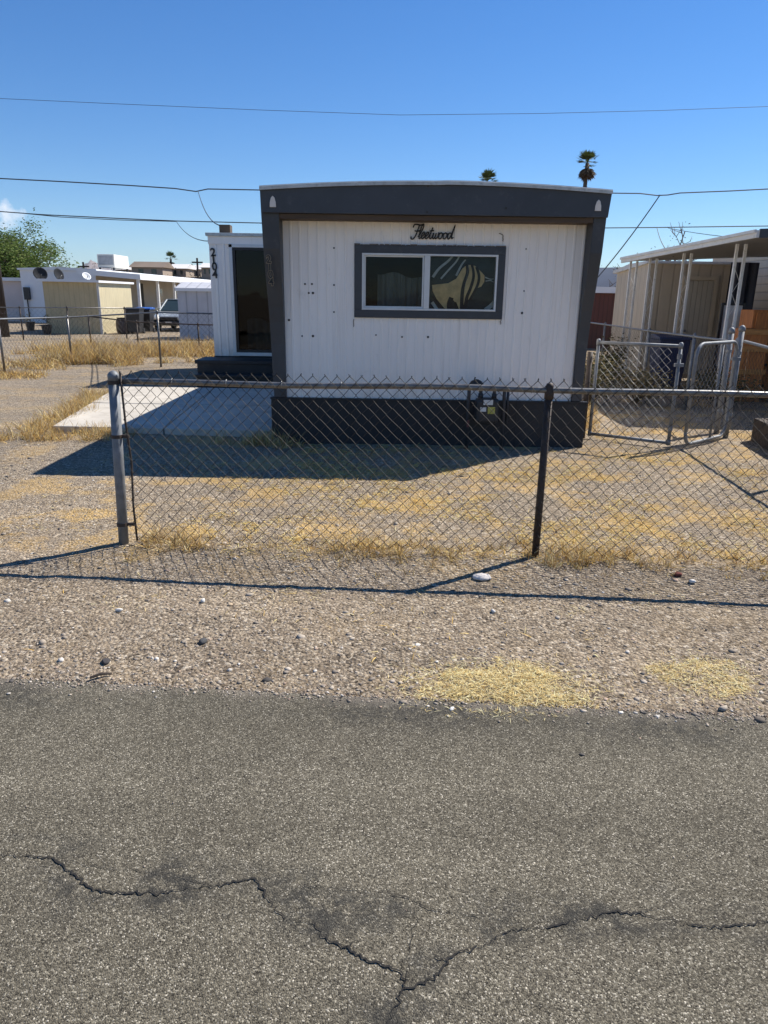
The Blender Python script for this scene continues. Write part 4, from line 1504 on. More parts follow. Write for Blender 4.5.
def tree(name, label, base, height, spread, trunk_h, n_limb, leaves, cols, size, r0=.16, clump=26, group=None, bare=False, seed=3, droop=0.0):
    rr = random.Random(seed)
    t = thing(name, label, 'tree', base, group)
    B = Vector(base)
    mb = MB()
    top_ = B + Vector((rr.uniform(-.2, .2), 0, trunk_h))
    mb.tube([B - Vector((0, 0, .1)), B.lerp(top_, .5) + Vector((.08, 0, 0)), top_], [r0, r0 * .8, r0 * .65], 8)
    tips = []
    for k in range(n_limb):
        a = 2 * math.pi * k / n_limb + rr.uniform(-.4, .4)
        el = rr.uniform(.25, 1.25)
        Ln = height - trunk_h
        tip = top_ + Vector((math.cos(a) * math.cos(el) * spread, math.sin(a) * math.cos(el) * spread, math.sin(el) * Ln))
        mid_ = top_.lerp(tip, .5) + Vector((rr.uniform(-.3, .3), rr.uniform(-.3, .3), rr.uniform(.0, .35)))
        mb.tube([top_, mid_, tip], [r0 * .45, r0 * .25, .02], 6)
        for q in range(7):
            s = rr.uniform(.30, 1.0)
            bp = (top_.lerp(mid_, s * 2) if s < .5 else mid_.lerp(tip, s * 2 - 1))
            e = bp + Vector((rr.uniform(-1, 1), rr.uniform(-1, 1), rr.uniform(-.5, .8) - droop)) * spread * .30
            mb.tube([bp, bp.lerp(e, .5) + Vector((0, 0, .06)), e], [r0 * .14, r0 * .09, .012], 4)
            tips += [tuple(e), tuple(bp.lerp(e, .6))]
            if bare:
                for w in range(4):
                    e2 = e + Vector((rr.uniform(-1, 1), rr.uniform(-1, 1), rr.uniform(-.2, 1))) * spread * .16
                    mb.tube([bp.lerp(e, rr.uniform(.4, 1)), e2], [.016, .007], 3)
    obj('trunk', mb, M['bark'], t, smooth=True)
    if leaves:
        part_np('crown', leaf_cards(tips, leaves, (spread * .085, spread * .085, spread * .065), size, cols), M['leaf'], t)
    return t


GREEN = [(.090, .140, .028), (.130, .185, .042), (.055, .090, .020), (.17, .20, .06)]
OLIVE = [(.075, .075, .030), (.11, .10, .045), (.045, .045, .020), (.20, .16, .08)]
tree('shade_tree', 'feathery green tree above the pale trailers at the left edge', (-28.6, 54.0, 0), 5.7, 4.9, 2.0, 26, 120, GREEN, (.12, .28), .22, seed=5)
tree('bare_tree', 'leafless twiggy tree behind the awning of the neighbouring home', (11.8, 31.0, 0), 4.7, 2.2, 1.6, 10, 3, OLIVE, (.05, .12), .10, bare=True, seed=8)


def shrub(label, base, rx_, h_, n, cols, size, group='dry shrubs in the side yard'):
    t = thing('dry_shrub', label, 'shrub', base, group)
    B = Vector(base)
    mb = MB()
    tips = []
    for k in range(16):
        a = random.uniform(0, 6.28)
        e = B + Vector((math.cos(a) * rx_ * random.uniform(.2, 1), math.sin(a) * rx_ * random.uniform(.2, .8), h_ * random.uniform(.35, .95)))
        mb.tube([B, B.lerp(e, .5) + Vector((0, 0, .08)), e], [.014, .009, .003], 4)
        tips += [tuple(e), tuple(B.lerp(e, .7))]
    obj('stems', mb, M['bark'], t)
    part_np('foliage', leaf_cards(tips, n, (rx_ * .22, rx_ * .22, h_ * .12), size, cols), M['leaf'], t)
    return t


shrub('olive brown shrub behind the square gate, nearest the home', (3.55, 12.4, 0), .55, .85, 60, OLIVE, (.03, .08))
shrub('sunlit straw topped shrub behind the square gate, to the right of the olive one', (4.45, 12.6, 0), .55, .68, 70, [(.30, .23, .11), (.42, .33, .17), (.16, .13, .06)], (.03, .08))
shrub('dark low shrub under the awning posts beside the side fence', (5.75, 12.3, 0), .6, .6, 60, OLIVE, (.03, .08))
shrub('brown twiggy shrub far back between the home and the red boards', (5.0, 16.4, 0), .55, .9, 60, OLIVE, (.03, .09))


def palm(label, base, h_, crown, dead, seed, fr=26):
    rr = random.Random(seed)
    t = thing('palm_tree', label, 'palm tree', base, 'tall palms beyond the homes')
    B = Vector(base)
    T_ = B + Vector((.15, 0, h_))
    obj('trunk', MB().tube([B, B.lerp(T_, .5) + Vector((-.1, 0, 0)), T_], [.30, .22, .20], 10), M['palm_bark'], t, smooth=True)
    vs, fs, ts = [], [], []

    def frond(a, el, Ln, col, w):
        d = Vector((math.cos(a) * math.cos(el), math.sin(a) * math.cos(el), math.sin(el)))
        side = d.cross(Vector((0, 0, 1)))
        side = side.normalized() if side.length > .01 else Vector((1, 0, 0))
        up = side.cross(d)
        p1 = T_ + d * Ln * .45
        for k in range(11):
            f_ = -1.15 + 2.3 * k / 10
            q = p1 + (d * math.cos(f_) + side * math.sin(f_)) * Ln * .60 * rr.uniform(.8, 1.1) - Vector((0, 0, .1)) * Ln * rr.random()
            s2 = up.cross(q - p1).normalized() * w
            o = len(vs)
            m_ = p1.lerp(q, .55)
            vs.extend([p1, m_ - s2, q, m_ + s2])
            fs.append((o, o + 1, o + 2, o + 3))
            c = np.array(col) * rr.uniform(.7, 1.2)
            ts.extend([c] * 4)
        o = len(vs)
        vs.extend([T_ + side * .03, T_ - side * .03, p1 - side * .02, p1 + side * .02])
        fs.append((o, o + 1, o + 2, o + 3))
        ts.extend([np.array(col) * .9] * 4)
    for k in range(fr):
        frond(rr.uniform(0, 6.28), rr.uniform(-.1, 1.45), crown * rr.uniform(.75, 1.1), (.060, .080, .022), crown * .05)
    part_np('crown', (np.array(vs), np.array(fs), np.array(ts)), M['leaf'], t)
    vs, fs, ts = [], [], []
    for k in range(dead):
        frond(rr.uniform(0, 6.28), rr.uniform(-1.5, -1.0), crown * rr.uniform(.8, 1.25), (.11, .075, .045), crown * .06)
    T_ = T_ - Vector((0, 0, crown * 1.35))
    for k in range(dead):
        frond(rr.uniform(0, 6.28), rr.uniform(-1.45, -.75), crown * rr.uniform(1.2, 1.9), (.085, .060, .040), crown * .06)
    if dead:
        part_np('dead_fronds', (np.array(vs), np.array(fs), np.array(ts)), M['leaf'], t)
    return t


p = at(585.5, 169, 80)
palm('tall palm with a ragged skirt of dead fronds, right of the other', (p.x, 80, 0), p.z + .55, 1.45, 34, 3)
p = at(486, 180, 95)
palm('palm with only its tip showing above the home roof', (p.x, 95, 0), p.z - .2, 1.5, 10, 4)
p = at(170, 259, 150)
palm('tiny distant palm on the town hill at the left', (p.x, 150, 0), p.z, 1.6, 12, 6, 18)

# ------------------------------------------------------------------ neighbouring lot, left
G_B = 'wheelie bins by the far carport'


def walls(t, x0, x1, y0, y1, z0, z1, mf, ms):
    """four wall parts of a box-shaped building, the side boards running along their own wall"""
    f = obj('front_wall', MB().add([(x0, y0, z0), (x1, y0, z0), (x1, y0, z1), (x0, y0, z1)], [(0, 1, 2, 3)]), mf, t)
    obj('back_wall', MB().add([(x0, y1, z0), (x1, y1, z0), (x1, y1, z1), (x0, y1, z1)], [(3, 2, 1, 0)]), mf, t)
    obj('side_wall', MB().add([(x1, y0, z0), (x1, y1, z0), (x1, y1, z1), (x1, y0, z1)], [(0, 1, 2, 3)]), ms, t)
    obj('side_wall', MB().add([(x0, y0, z0), (x0, y1, z0), (x0, y1, z1), (x0, y0, z1)], [(3, 2, 1, 0)]), ms, t)
    return f


# white trailer with carport
tr = thing('mobile_home', 'long white mobile home with a carport behind the beige shed across the left lot', 'mobile home', (-19.4, 43.5, 0))
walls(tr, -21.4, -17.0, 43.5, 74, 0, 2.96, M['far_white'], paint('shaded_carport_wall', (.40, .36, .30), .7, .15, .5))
tr_roof = obj('roof', MB().prism([(-21.5, 2.962), (-16.9, 2.962), (-16.9, 3.06), (-19.2, 3.15), (-21.5, 3.06)], 'y', 43.4, 74), M['far_white'], tr)
for k, (y0, y1) in enumerate([(46, 48), (54.5, 56), (59, 61)]):
    w_ = obj('window', MB().box(-16.995, -16.95, y0, y1, 1.1, 2.1), M['alu'], tr)
    obj('window_pane', MB().box(-16.945, -16.93, y0 + .06, y1 - .06, 1.16, 2.04), M['car_glass'], w_)
obj('door', MB().box(-16.995, -16.94, 50.6, 51.6, .4, 2.4), M['interior'], tr)
aw = thing('carport', 'white metal carport roof on slim posts along the far white mobile home', 'carport', (-15, 55, 0))
mb = MB()
mb.hexa([(-16.88, 40.6, 2.72), (-13.45, 40.6, 2.46), (-13.45, 74, 2.46), (-16.88, 74, 2.72)], [(-16.88, 40.6, 2.98), (-13.45, 40.6, 2.74), (-13.45, 74, 2.74), (-16.88, 74, 2.98)])
obj('roof_panel', mb, M['far_white'], aw)
for y in (40.8, 44.2, 47.6, 51.2, 55, 59.5, 64, 70):
    obj('post', MB().box(-13.72, -13.58, y - .07, y + .07, 0, 2.47), M['post_white'], aw)
obj('half_wall', MB().box(-13.86, -13.74, 47.7, 52.5, -.02, 1.05), M['far_white'], aw)
cl = thing('rooftop_cooler', 'boxy white evaporative cooler on legs on the roof of the far white mobile home', 'cooler', (-18.4, 47, 3.1))
p0, p1, p2 = at(98, 269, 47), at(115, 269, 47), at(98, 254, 47)
mb = MB().box(p0.x, p1.x, 47, 49.6, p0.z + .1, p2.z)
cb = obj('cooler_box', mb, paint('cooler_metal', (.62, .60, .54), .6, .1, 1), cl, bevel=.03)
obj('louvre_panel', MB().box(p0.x + .08, p1.x - .08, 46.96, 46.995, p0.z + .25, p2.z - .1), M['louvre'], cb)
for dx in (.1, p1.x - p0.x - .1):
    for y in (47.1, 49.5):
        obj('leg', MB().box(p0.x + dx - .05, p0.x + dx + .05, y - .05, y + .05, 3.04, p0.z + .1), M['dark_plastic'], cl)

# beige shed
bs = thing('storage_shed', 'beige wooden storage shed with a flat white roof in front of the white mobile home', 'shed', (-14.3, 32.4, 0))
walls(bs, -14.97, -12.56, 32.3, 36.4, 0, 2.18, M['beige'], M['beige_side'])
mb = MB().hexa([(-15.2, 32.05, 2.19), (-12.42, 32.05, 2.17), (-12.42, 36.5, 2.17), (-15.2, 36.5, 2.19)], [(-15.2, 32.05, 2.30), (-12.42, 32.05, 2.26), (-12.42, 36.5, 2.26), (-15.2, 36.5, 2.30)])
obj('roof', mb, M['far_white'], bs)
obj('corner_trim', MB().box(-12.63, -12.53, 32.27, 32.298, 0, 2.17), M['awning_trim'], bs)


def dish(label, px, py, Y, r_, mat, ax):
    p = at(px, py, Y)
    t = thing('satellite_dish', label, 'satellite dish', (p.x, p.y, p.z - r_ * .9), 'satellite dishes on the shed roof')
    ax = Vector(ax).normalized()
    prof = [(r_ * k / 6, .30 * r_ * (k / 6) ** 2) for k in range(1, 7)] + [(r_ * .98, .30 * r_ + .02)] + [(r_ * k / 6 - .005, .30 * r_ * (k / 6) ** 2 + .02) for k in range(5, 0, -1)]
    obj('reflector', MB().lathe(prof, p, 18, ax), mat, t, smooth=True)
    obj('mast', MB().tube([(p.x - ax.x * .05, p.y - ax.y * .05, 2.38), (p.x - ax.x * .05, p.y - ax.y * .05, p.z)], .03, 8), M['galv_old'], t)
    f_ = p + ax * r_ * .9
    obj('feed_arm', MB().tube([p - Vector((0, 0, r_ * .8)), f_ - Vector((0, 0, r_ * .3))], .015, 6), M['galv_old'], t)


dish('dark round satellite dish at the left end of the shed roof', 40.0, 274.5, 33.2, .30, M['dish'], (.55, -.75, .35))
dish('dark satellite dish seen almost edge-on in the middle of the shed roof', 57.5, 275, 33.0, .27, M['dish'], (.93, -.35, .30))
dish('pale satellite dish at the right of the shed roof', 86, 277, 33.2, .20, M['dish_pale'], (.6, -.5, .6))

# grey shed, car, bins
gs = thing('storage_shed', 'pale grey panelled metal shed beside the corner of the entry room', 'shed', (-8, 29.5, 0))
walls(gs, -8.35, -5.9, 29.5, 31.5, -.02, 1.92, M['grey_shed'], M['grey_shed'])
mb = MB().prism([(29.42, 1.92), (31.58, 1.92), (31.58, 1.98), (30.5, 2.22), (29.42, 1.98)], 'x', -8.42, -5.85)
obj('roof', mb, M['grey_shed'], gs)
obj('eave_trim', MB().box(-8.4, -5.88, 29.40, 29.418, 1.86, 1.98), M['far_white'], gs)


def car(label, cx, y0, parts_name='parked_car'):
    t = thing(parts_name, label, 'car', (cx, y0 + 2.2, 0))
    w = .88
    secs = []   # y, half width, z of lower body top
    mb = MB()
    prof = [(0.0, .35, .62, .80), (.10, .28, .72, .86), (.55, .26, .84, .88), (1.25, .26, .93, .88), (2.2, .26, .97, .88), (3.4, .26, .97, .88), (4.1, .28, .95, .86), (4.35, .38, .80, .80)]
    ring = []
    for y, zb, zt, hw in prof:
        ring += [(cx - hw * .92, y0 + y, zb), (cx - hw, y0 + y, zb + .18), (cx - hw, y0 + y, zt - .12), (cx - hw * .86, y0 + y, zt), (cx + hw * .86, y0 + y, zt), (cx + hw, y0 + y, zt - .12), (cx + hw, y0 + y, zb + .18), (cx + hw * .92, y0 + y, zb)]
    fs = []
    for i in range(len(prof) - 1):
        for k in range(8):
            a, b2 = i * 8 + k, i * 8 + (k + 1) % 8
            fs.append((a, b2, b2 + 8, a + 8))
    fs += [tuple(range(8))[::-1], tuple(range(len(ring) - 8, len(ring)))]
    mb.add(ring, fs)
    body_ = obj('body', mb, M['car_paint'], t, smooth=False, bevel=.03)
    cab = MB()
    cab.hexa([(cx - .76, y0 + 1.15, .94), (cx + .76, y0 + 1.15, .94), (cx + .76, y0 + 4.0, .96), (cx - .76, y0 + 4.0, .96)], [(cx - .58, y0 + 1.95, 1.46), (cx + .58, y0 + 1.95, 1.46), (cx + .58, y0 + 3.5, 1.46), (cx - .58, y0 + 3.5, 1.46)])
    obj('windows', cab, M['car_glass'], t, bevel=.02)
    obj('roof', MB().box(cx - .60, cx + .60, y0 + 1.92, y0 + 3.55, 1.462, 1.50), M['car_paint'], t, bevel=.02)
    for s in (-1, 1):
        obj('roof_pillar', MB().tube([(cx + s * .77, y0 + 1.13, .95), (cx + s * .60, y0 + 1.93, 1.47)], .035, 6), M['car_paint'], t)
        obj('roof_pillar', MB().tube([(cx + s * .77, y0 + 4.0, .95), (cx + s * .60, y0 + 3.52, 1.47)], .05, 6), M['car_paint'], t)
    for s in (-1, 1):
        obj('headlight', MB().box(cx + s * .62 - .15, cx + s * .62 + .15, y0 - .03, y0 + .08, .56, .68), M['lamp_lens'], t, bevel=.02)
        obj('turn_signal', MB().box(cx + s * .80 - .05, cx + s * .80 + .05, y0 - .005, y0 + .1, .56, .66), M['orange_lens'], t)
        for y in (.85, 3.5):
            wl = obj('wheel', MB().lathe([(.20, -.09), (.31, -.09), (.32, -.05), (.32, .05), (.31, .09), (.20, .09)], (cx + s * .80, y0 + y, .32), 18, (1, 0, 0)), M['tyre'], t)
            obj('rim', MB().lathe([(.05, 0), (.19, .02), (.19, .04), (.05, .07)], (cx + s * (.80 + .06), y0 + y, .32), 14, (s, 0, 0)), M['galv'], wl)
    obj('grille', MB().box(cx - .42, cx + .42, y0 - .02, y0 + .05, .54, .68), M['black'], t)
    obj('bumper', MB().box(cx - .84, cx + .84, y0 - .08, y0 + .10, .33, .50), M['dark_plastic'], t, bevel=.03)
    obj('number_plate', MB().box(cx - .15, cx + .15, y0 - .095, y0 - .082, .37, .47), M['sticker_white'], t)
    for s in (-1, 1):
        obj('side_mirror', MB().box(cx + s * .95 - .09, cx + s * .95 + .09, y0 + 1.4, y0 + 1.5, .95, 1.09), M['car_paint'], t, bevel=.02)
    return t


car('silver car parked nose-out under the far carport, partly behind the grey shed', -10.45, 35.2)


def bin_(label, x, y, body, lid, s=1.0):
    t = thing('wheelie_bin', label, 'trash bin', (x, y, 0), G_B)
    a, b2, h_ = .24 * s, .31 * s, 1.0 * s
    mb = MB().hexa([(x - a, y - a, .06), (x + a, y - a, .06), (x + a, y + a, .06), (x - a, y + a, .06)], [(x - b2, y - b2, h_), (x + b2, y - b2, h_), (x + b2, y + b2 * 1.1, h_), (x - b2, y + b2 * 1.1, h_)])
    obj('bin_body', mb, body, t, bevel=.02)
    mb = MB().prism([(y - b2 - .04, h_ + .003), (y + b2 * 1.1 + .04, h_ + .003), (y + b2 * 1.1 + .03, h_ + .07), (y, h_ + .10), (y - b2 - .03, h_ + .05)], 'x', x - b2 - .03, x + b2 + .03)
    obj('lid', mb, lid, t, bevel=.01)
    for sx_ in (-1, 1):
        obj('wheel', MB().lathe([(.10, -.03), (.12, -.02), (.12, .02), (.10, .03)], (x + sx_ * (a + .03), y + a, .12), 12, (1, 0, 0)), M['tyre'], t)
    obj('handle', MB().tube([(x - .2 * s, y + b2 * 1.1 + .03, h_ - .06), (x - .2 * s, y + b2 * 1.1 + .09, h_ - .03), (x + .2 * s, y + b2 * 1.1 + .09, h_ - .03), (x + .2 * s, y + b2 * 1.1 + .03, h_ - .06)], .015, 6), body, t)
    return t


bin_('charcoal wheelie bin by the near carport post, left of the blue one', -11.32, 33.0, M['dark_plastic'], M['dark_plastic'], 1.05)
bin_('bright blue lidded wheelie bin between the charcoal bin and the silver car', -11.17, 34.0, M['dark_plastic'], M['blue_plastic'], 1.05)
t = thing('barrel', 'round brown plastic barrel beside the sunlit wall of the beige shed', 'barrel', (-11.85, 32.9, 0))
obj('barrel_body', MB().lathe([(.24, 0), (.29, .12), (.30, .35), (.29, .55), (.23, .66)], (-11.85, 32.9, 0), 16), M['brown_plastic'], t, smooth=True)
obj('rim', MB().lathe([(.24, .661), (.25, .70), (.20, .70)], (-11.85, 32.9, 0), 16), M['dark_plastic'], t)
# pale pink trailer far left, with a small wall lamp post before it
pk = thing('mobile_home', 'pale pink trailer with a white roof edge at the far left edge', 'mobile home', (-26, 45, 0))
mb = MB().box(-30, -22.1, 45, 55, 0, 2.35)
obj('wall', mb, M['pink'], pk)
obj('roof', MB().box(-30.2, -22.0, 44.8, 55.2, 2.355, 2.55), M['far_white'], pk)
pw = obj('window', MB().box(-26.0, -24.8, 44.95, 44.99, 1.1, 2.0), M['alu'], pk)
obj('window_pane', MB().box(-25.94, -24.86, 44.93, 44.948, 1.16, 1.94), M['car_glass'], pw)
up = thing('utility_pole', 'thick dark timber utility pole at the left edge of the lot', 'utility pole', (-15.38, 29.3, 0))
obj('pole', MB().tube([(-15.38, 29.3, -.1), (-15.38, 29.3, 9.6)], [.23, .17], 14), M['pole_wood'], up, smooth=True)
obj('crossarm', MB().box(-15.44, -15.32, 28.2, 30.4, 8.92, 9.04), M['pole_wood'], up)
mb = MB()
for y in (28.4, 29.1, 30.2):
    obj('insulator', MB().lathe([(.03, 0), (.05, .05), (.03, .10), (.045, .14), (.02, .18)], (-15.38, y, 9.04), 10), M['dish_pale'], up)
up2 = thing('utility_pole', 'timber utility pole beyond the right edge carrying the same wires', 'utility pole', (21.0, 30.3, 0))
obj('pole', MB().tube([(21.0, 30.3, -.1), (21.0, 30.3, 9.6)], [.23, .17], 14), M['pole_wood'], up2, smooth=True)
obj('crossarm', MB().box(20.94, 21.06, 29.2, 31.4, 8.92, 9.04), M['pole_wood'], up2)
# small objects against the white mobile home end
t = thing('wall_meter', 'dark electric meter on the end of the far white mobile home', 'meter', (-22.0, 43.4, 1.0))
obj('meter_box', MB().box(-21.25, -20.9, 43.3, 43.45, 1.3, 2.0), M['dark_plastic'], t, bevel=.02)
obj('conduit', MB().tube([(-21.1, 43.38, 0), (-21.1, 43.38, 1.3)], .04, 8), M['dark_plastic'], t)
for k, (px, lab) in enumerate([(31, 'dark garden stool by the left end of the white mobile home'), (47, 'dark pot standing beside the beige shed corner')]):
    p = at(px, 331, 31.6 if k else 34.5)
    t = thing('plant_pot', lab, 'plant pot', (p.x, p.y, 0), 'dark pots by the beige shed')
    obj('pot', MB().lathe([(.15, 0), (.22, .38), (.24, .40), (.20, .40)], (p.x, p.y, 0), 12), M['dark_plastic'], t)
    tips = [(p.x + random.gauss(0, .1), p.y + random.gauss(0, .1), .40 + random.uniform(.05, .35)) for _ in range(10)]
    part_np('plant', leaf_cards(tips, 10, (.05, .05, .05), (.05, .12), OLIVE), M['leaf'], t)

# ------------------------------------------------------------------ neighbouring lot, right
nh = thing('mobile_home', 'tan sided neighbouring home under the awning at the right edge', 'mobile home', (11.5, 16, 0))
mb = MB()
mb.add([(9.7, 9.0, 0), (9.7, 22.5, 0), (9.7, 22.5, 3.1), (9.7, 9.0, 3.1)], [(3, 2, 1, 0)])
mb.add([(9.7, 9.0, 0), (13.4, 9.0, 0), (13.4, 9.0, 3.1), (9.7, 9.0, 3.1)], [(0, 1, 2, 3)])
mb.add([(9.7, 22.5, 0), (13.4, 22.5, 0), (13.4, 22.5, 3.1), (9.7, 22.5, 3.1)], [(3, 2, 1, 0)])
mb.add([(13.4, 9.0, 0), (13.4, 22.5, 0), (13.4, 22.5, 3.1), (13.4, 9.0, 3.1)], [(0, 1, 2, 3)])
obj('wall', mb, M['tan_lap'], nh)
obj('roof', MB().prism([(9.6, 3.1), (13.5, 3.1), (13.5, 3.16), (11.55, 3.28), (9.6, 3.16)], 'y', 8.8, 22.6), M['roof_white'], nh)

an = thing('patio_awning', 'white metal patio awning on paired slim posts at the right of the neighbouring home', 'awning', (7.9, 15, 0))
AX = 5.64
a0, a1 = 11.6, 18.0
mb = MB()
mb.hexa([(AX, a0, 2.72), (9.69, a0, 2.90), (9.69, a1, 2.82), (AX, a1, 2.64)], [(AX, a0, 2.77), (9.69, a0, 2.95), (9.69, a1, 2.87), (AX, a1, 2.69)])
obj('roof_panel', mb, M['awning'], an)
obj('gutter', MB().hexa([(AX - .05, a0 - .04, 2.695), (AX - .003, a0 - .04, 2.695), (AX - .003, a1 + .05, 2.61), (AX - .05, a1 + .05, 2.61)], [(AX - .05, a0 - .04, 2.80), (AX - .003, a0 - .04, 2.80), (AX - .003, a1 + .05, 2.725), (AX - .05, a1 + .05, 2.725)]), M['awning_trim'], an)
obj('gutter_lip', MB().hexa([(AX - .085, a0 - .04, 2.765), (AX - .053, a0 - .04, 2.765), (AX - .053, a1 + .05, 2.685), (AX - .085, a1 + .05, 2.685)], [(AX - .085, a0 - .04, 2.81), (AX - .053, a0 - .04, 2.81), (AX - .053, a1 + .05, 2.735), (AX - .085, a1 + .05, 2.735)]), M['awning_trim'], an)
obj('end_fascia', MB().hexa([(AX + .0, a0 - .05, 2.69), (9.69, a0 - .05, 2.86), (9.69, a0 - .008, 2.86), (AX + .0, a0 - .008, 2.69)], [(AX, a0 - .05, 2.82), (9.69, a0 - .05, 3.0), (9.69, a0 - .008, 3.0), (AX, a0 - .008, 2.82)]), M['dark_paint'], an)  # front edge lies in shade; dark paint puts that shade into the colour
for px_, y in ((6.06, 13.2), (6.02, 15.4), (5.90, 17.0), (5.76, 17.9)):
    zt_ = 2.72 + (y - a0) / (a1 - a0) * -.08 + (px_ - AX) * .044
    p_ = obj('post', MB().box(px_ + .0, px_ + .045, y - .022, y + .022, -.02, zt_), M['post_white'], an)
    obj('post', MB().box(px_ + .15, px_ + .195, y - .022, y + .022, -.02, zt_), M['post_white'], an)
    zz = [.1 + .2 * k for k in range(int((zt_ - .2) / .2))]
    obj('lattice', MB().tube([(px_ + (.045 if k % 2 else .15), y, z) for k, z in enumerate(zz)], .005, 4), M['post_white'], p_)

ts = thing('storage_shed', 'tall tan shed with a plank door behind the awning posts', 'shed', (8.2, 18.2, 0))
walls(ts, 6.36, 8.86, 18.3, 20.75, 0, 2.62, M['tan'], M['tan_side'])
mb = MB().prism([(18.2, 2.625), (20.9, 2.46), (20.9, 2.53), (19.6, 2.66), (18.2, 2.68)], 'x', 6.28, 8.92)
obj('roof', mb, M['awning_trim'], ts)
d0, d1 = at(685, 300, 18.25), at(712, 300, 18.25)
d_ = obj('door', MB().box(d0.x, d1.x, 18.255, 18.295, .08, at(698, 281, 18.25).z), M['tan_door'], ts)
obj('door_frame', frame_ring(MB(), d0.x - .1, d1.x + .1, .0, at(698, 281, 18.25).z + .11, .09, 18.24, 18.298), M['tan_side'], ts)
obj('handle', MB().lathe([(.03, 0), (.035, .03), (.02, .06)], (d0.x + .08, 18.25, 1.05), 10, (0, -1, 0)), M['galv'], d_)

# things stored under the awning
cb = thing('wooden_cabinet', 'orange brown wooden drawer cabinet stored under the awning', 'cabinet', (7.5, 13.6, 0))
mb = MB().box(6.75, 8.1, 13.6, 14.1, 0, 1.62)
obj('carcass', mb, M['orange_wood'], cb, bevel=.01)
for r_ in range(4):
    for c_ in range(2):
        x0 = 6.80 + c_ * .65
        o = obj('drawer', MB().box(x0, x0 + .60, 13.565, 13.598, .08 + r_ * .385, .42 + r_ * .385), M['orange_wood'], cb, bevel=.006)
        obj('handle', MB().lathe([(.02, 0), (.025, .03)], (x0 + .30, 13.565, .25 + r_ * .385), 8, (0, -1, 0)), M['black'], o)
mb = MB()
mb.hexa([(6.36, 13.1, 0), (6.86, 13.1, 0), (6.86, 13.5, 0), (6.36, 13.5, 0)], [(6.40, 13.12, 1.30), (6.84, 13.12, 1.30), (6.84, 13.48, 1.30), (6.40, 13.48, 1.30)])
t = thing('wooden_crate', 'upright orange wooden crate leaning before the drawer cabinet', 'crate', (6.6, 13.3, 0))
obj('crate_side', mb, M['orange_wood'], t, bevel=.01)
mb = MB()
CW = paint('pale_crate_wood', (.46, .21, .06), .7, .3, 5, stretch=(1, 1, 6))
for z in (.1, .5, .9, 1.2):
    obj('crate_slat', MB().box(6.37, 6.87, 13.07, 13.095, z, z + .09), CW, t)
t = thing('leaning_board', 'grey blue board leaning against the orange cabinet', 'board', (7.2, 13.2, 0))
obj('board', MB().hexa([(7.0, 13.05, 0), (7.2, 13.05, 0), (7.2, 13.09, 0), (7.0, 13.09, 0)], [(7.25, 13.48, 1.52), (7.45, 13.48, 1.52), (7.45, 13.52, 1.52), (7.25, 13.52, 1.52)]), M['meter_pipe'], t)
t = thing('picture_frame', 'pale framed panel leaning behind the front awning post', 'frame', (6.7, 14.6, 0))
obj('panel', MB().box(6.62, 7.02, 14.6, 14.62, .5, 1.70), M['dish_pale'], t)
obj('frame', frame_ring(MB(), 6.58, 7.06, .46, 1.74, .05, 14.57, 14.598), M['dark_plastic'], t)
obj('stand', MB().box(6.60, 7.04, 14.58, 14.9, 0, .455), M['dark_wood'], t)
mb = MB()
pts = [(7.85 + k * .045, 17.2 + .05 * math.sin(k * 1.3)) for k in range(15)]
mb.add([(x, y, 1.15) for x, y in pts] + [(x, y, 2.62) for x, y in pts] + [(x, y + .01, 1.15) for x, y in pts] + [(x, y + .01, 2.62) for x, y in pts], [f_ for k in range(14) for f_ in ((k, k + 1, 16 + k, 15 + k), (30 + k + 1, 30 + k, 45 + k, 46 + k))])
solo('hanging_tarp', mb, M['tarp'], 'dark navy tarp hanging from the awning near the tan home wall', 'tarp', smooth=True)
em = thing('electric_meter', 'grey electric meter box with round dial on the tan home wall', 'electric meter', (9.6, 16.5, 1.9))
obj('meter_box', MB().box(9.55, 9.695, 16.1, 16.7, 1.7, 2.35), M['dish'], em, bevel=.02)
obj('dial', MB().lathe([(.10, 0), (.10, .06), (.06, .10)], (9.55, 16.4, 2.1), 14, (-1, 0, 0)), M['dish_pale'], em)
obj('conduit', MB().tube([(9.64, 16.35, 0), (9.64, 16.35, 1.7)], .03, 8), M['dish'], em)
bx = at(653, 335, 14.6)
bin_('dark blue wheelie bin behind the side fence in front of the tan shed', 5.86, 15.1, M['navy_plastic'], M['navy_plastic'], 1.0)

rs = thing('storage_shed', 'dark red brown board shed with a white roof edge behind the home at the right', 'shed', (9, 27.5, 0))
obj('wall', MB().box(7.2, 12.5, 27.5, 31, 0, 2.0), M['red_board'], rs)
obj('roof', MB().box(7.0, 12.7, 27.3, 31.2, 2.005, 2.22), M['far_white'], rs)
gt = thing('mobile_home', 'pale grey rounded roof trailer behind the red brown shed', 'mobile home', (11, 34, 0))
mb = MB().prism([(8.0, 0), (14, 0), (14, 2.9), (13, 3.12), (11, 3.2), (9.0, 3.14), (8.0, 2.95)], 'y', 34, 46)
obj('body', mb, paint('grey_trailer_metal', (.56, .58, .60), .5, .08, .6), gt)
obj('window', MB().box(9.2, 10.4, 33.95, 33.99, 1.3, 2.1), M['car_glass'], gt)

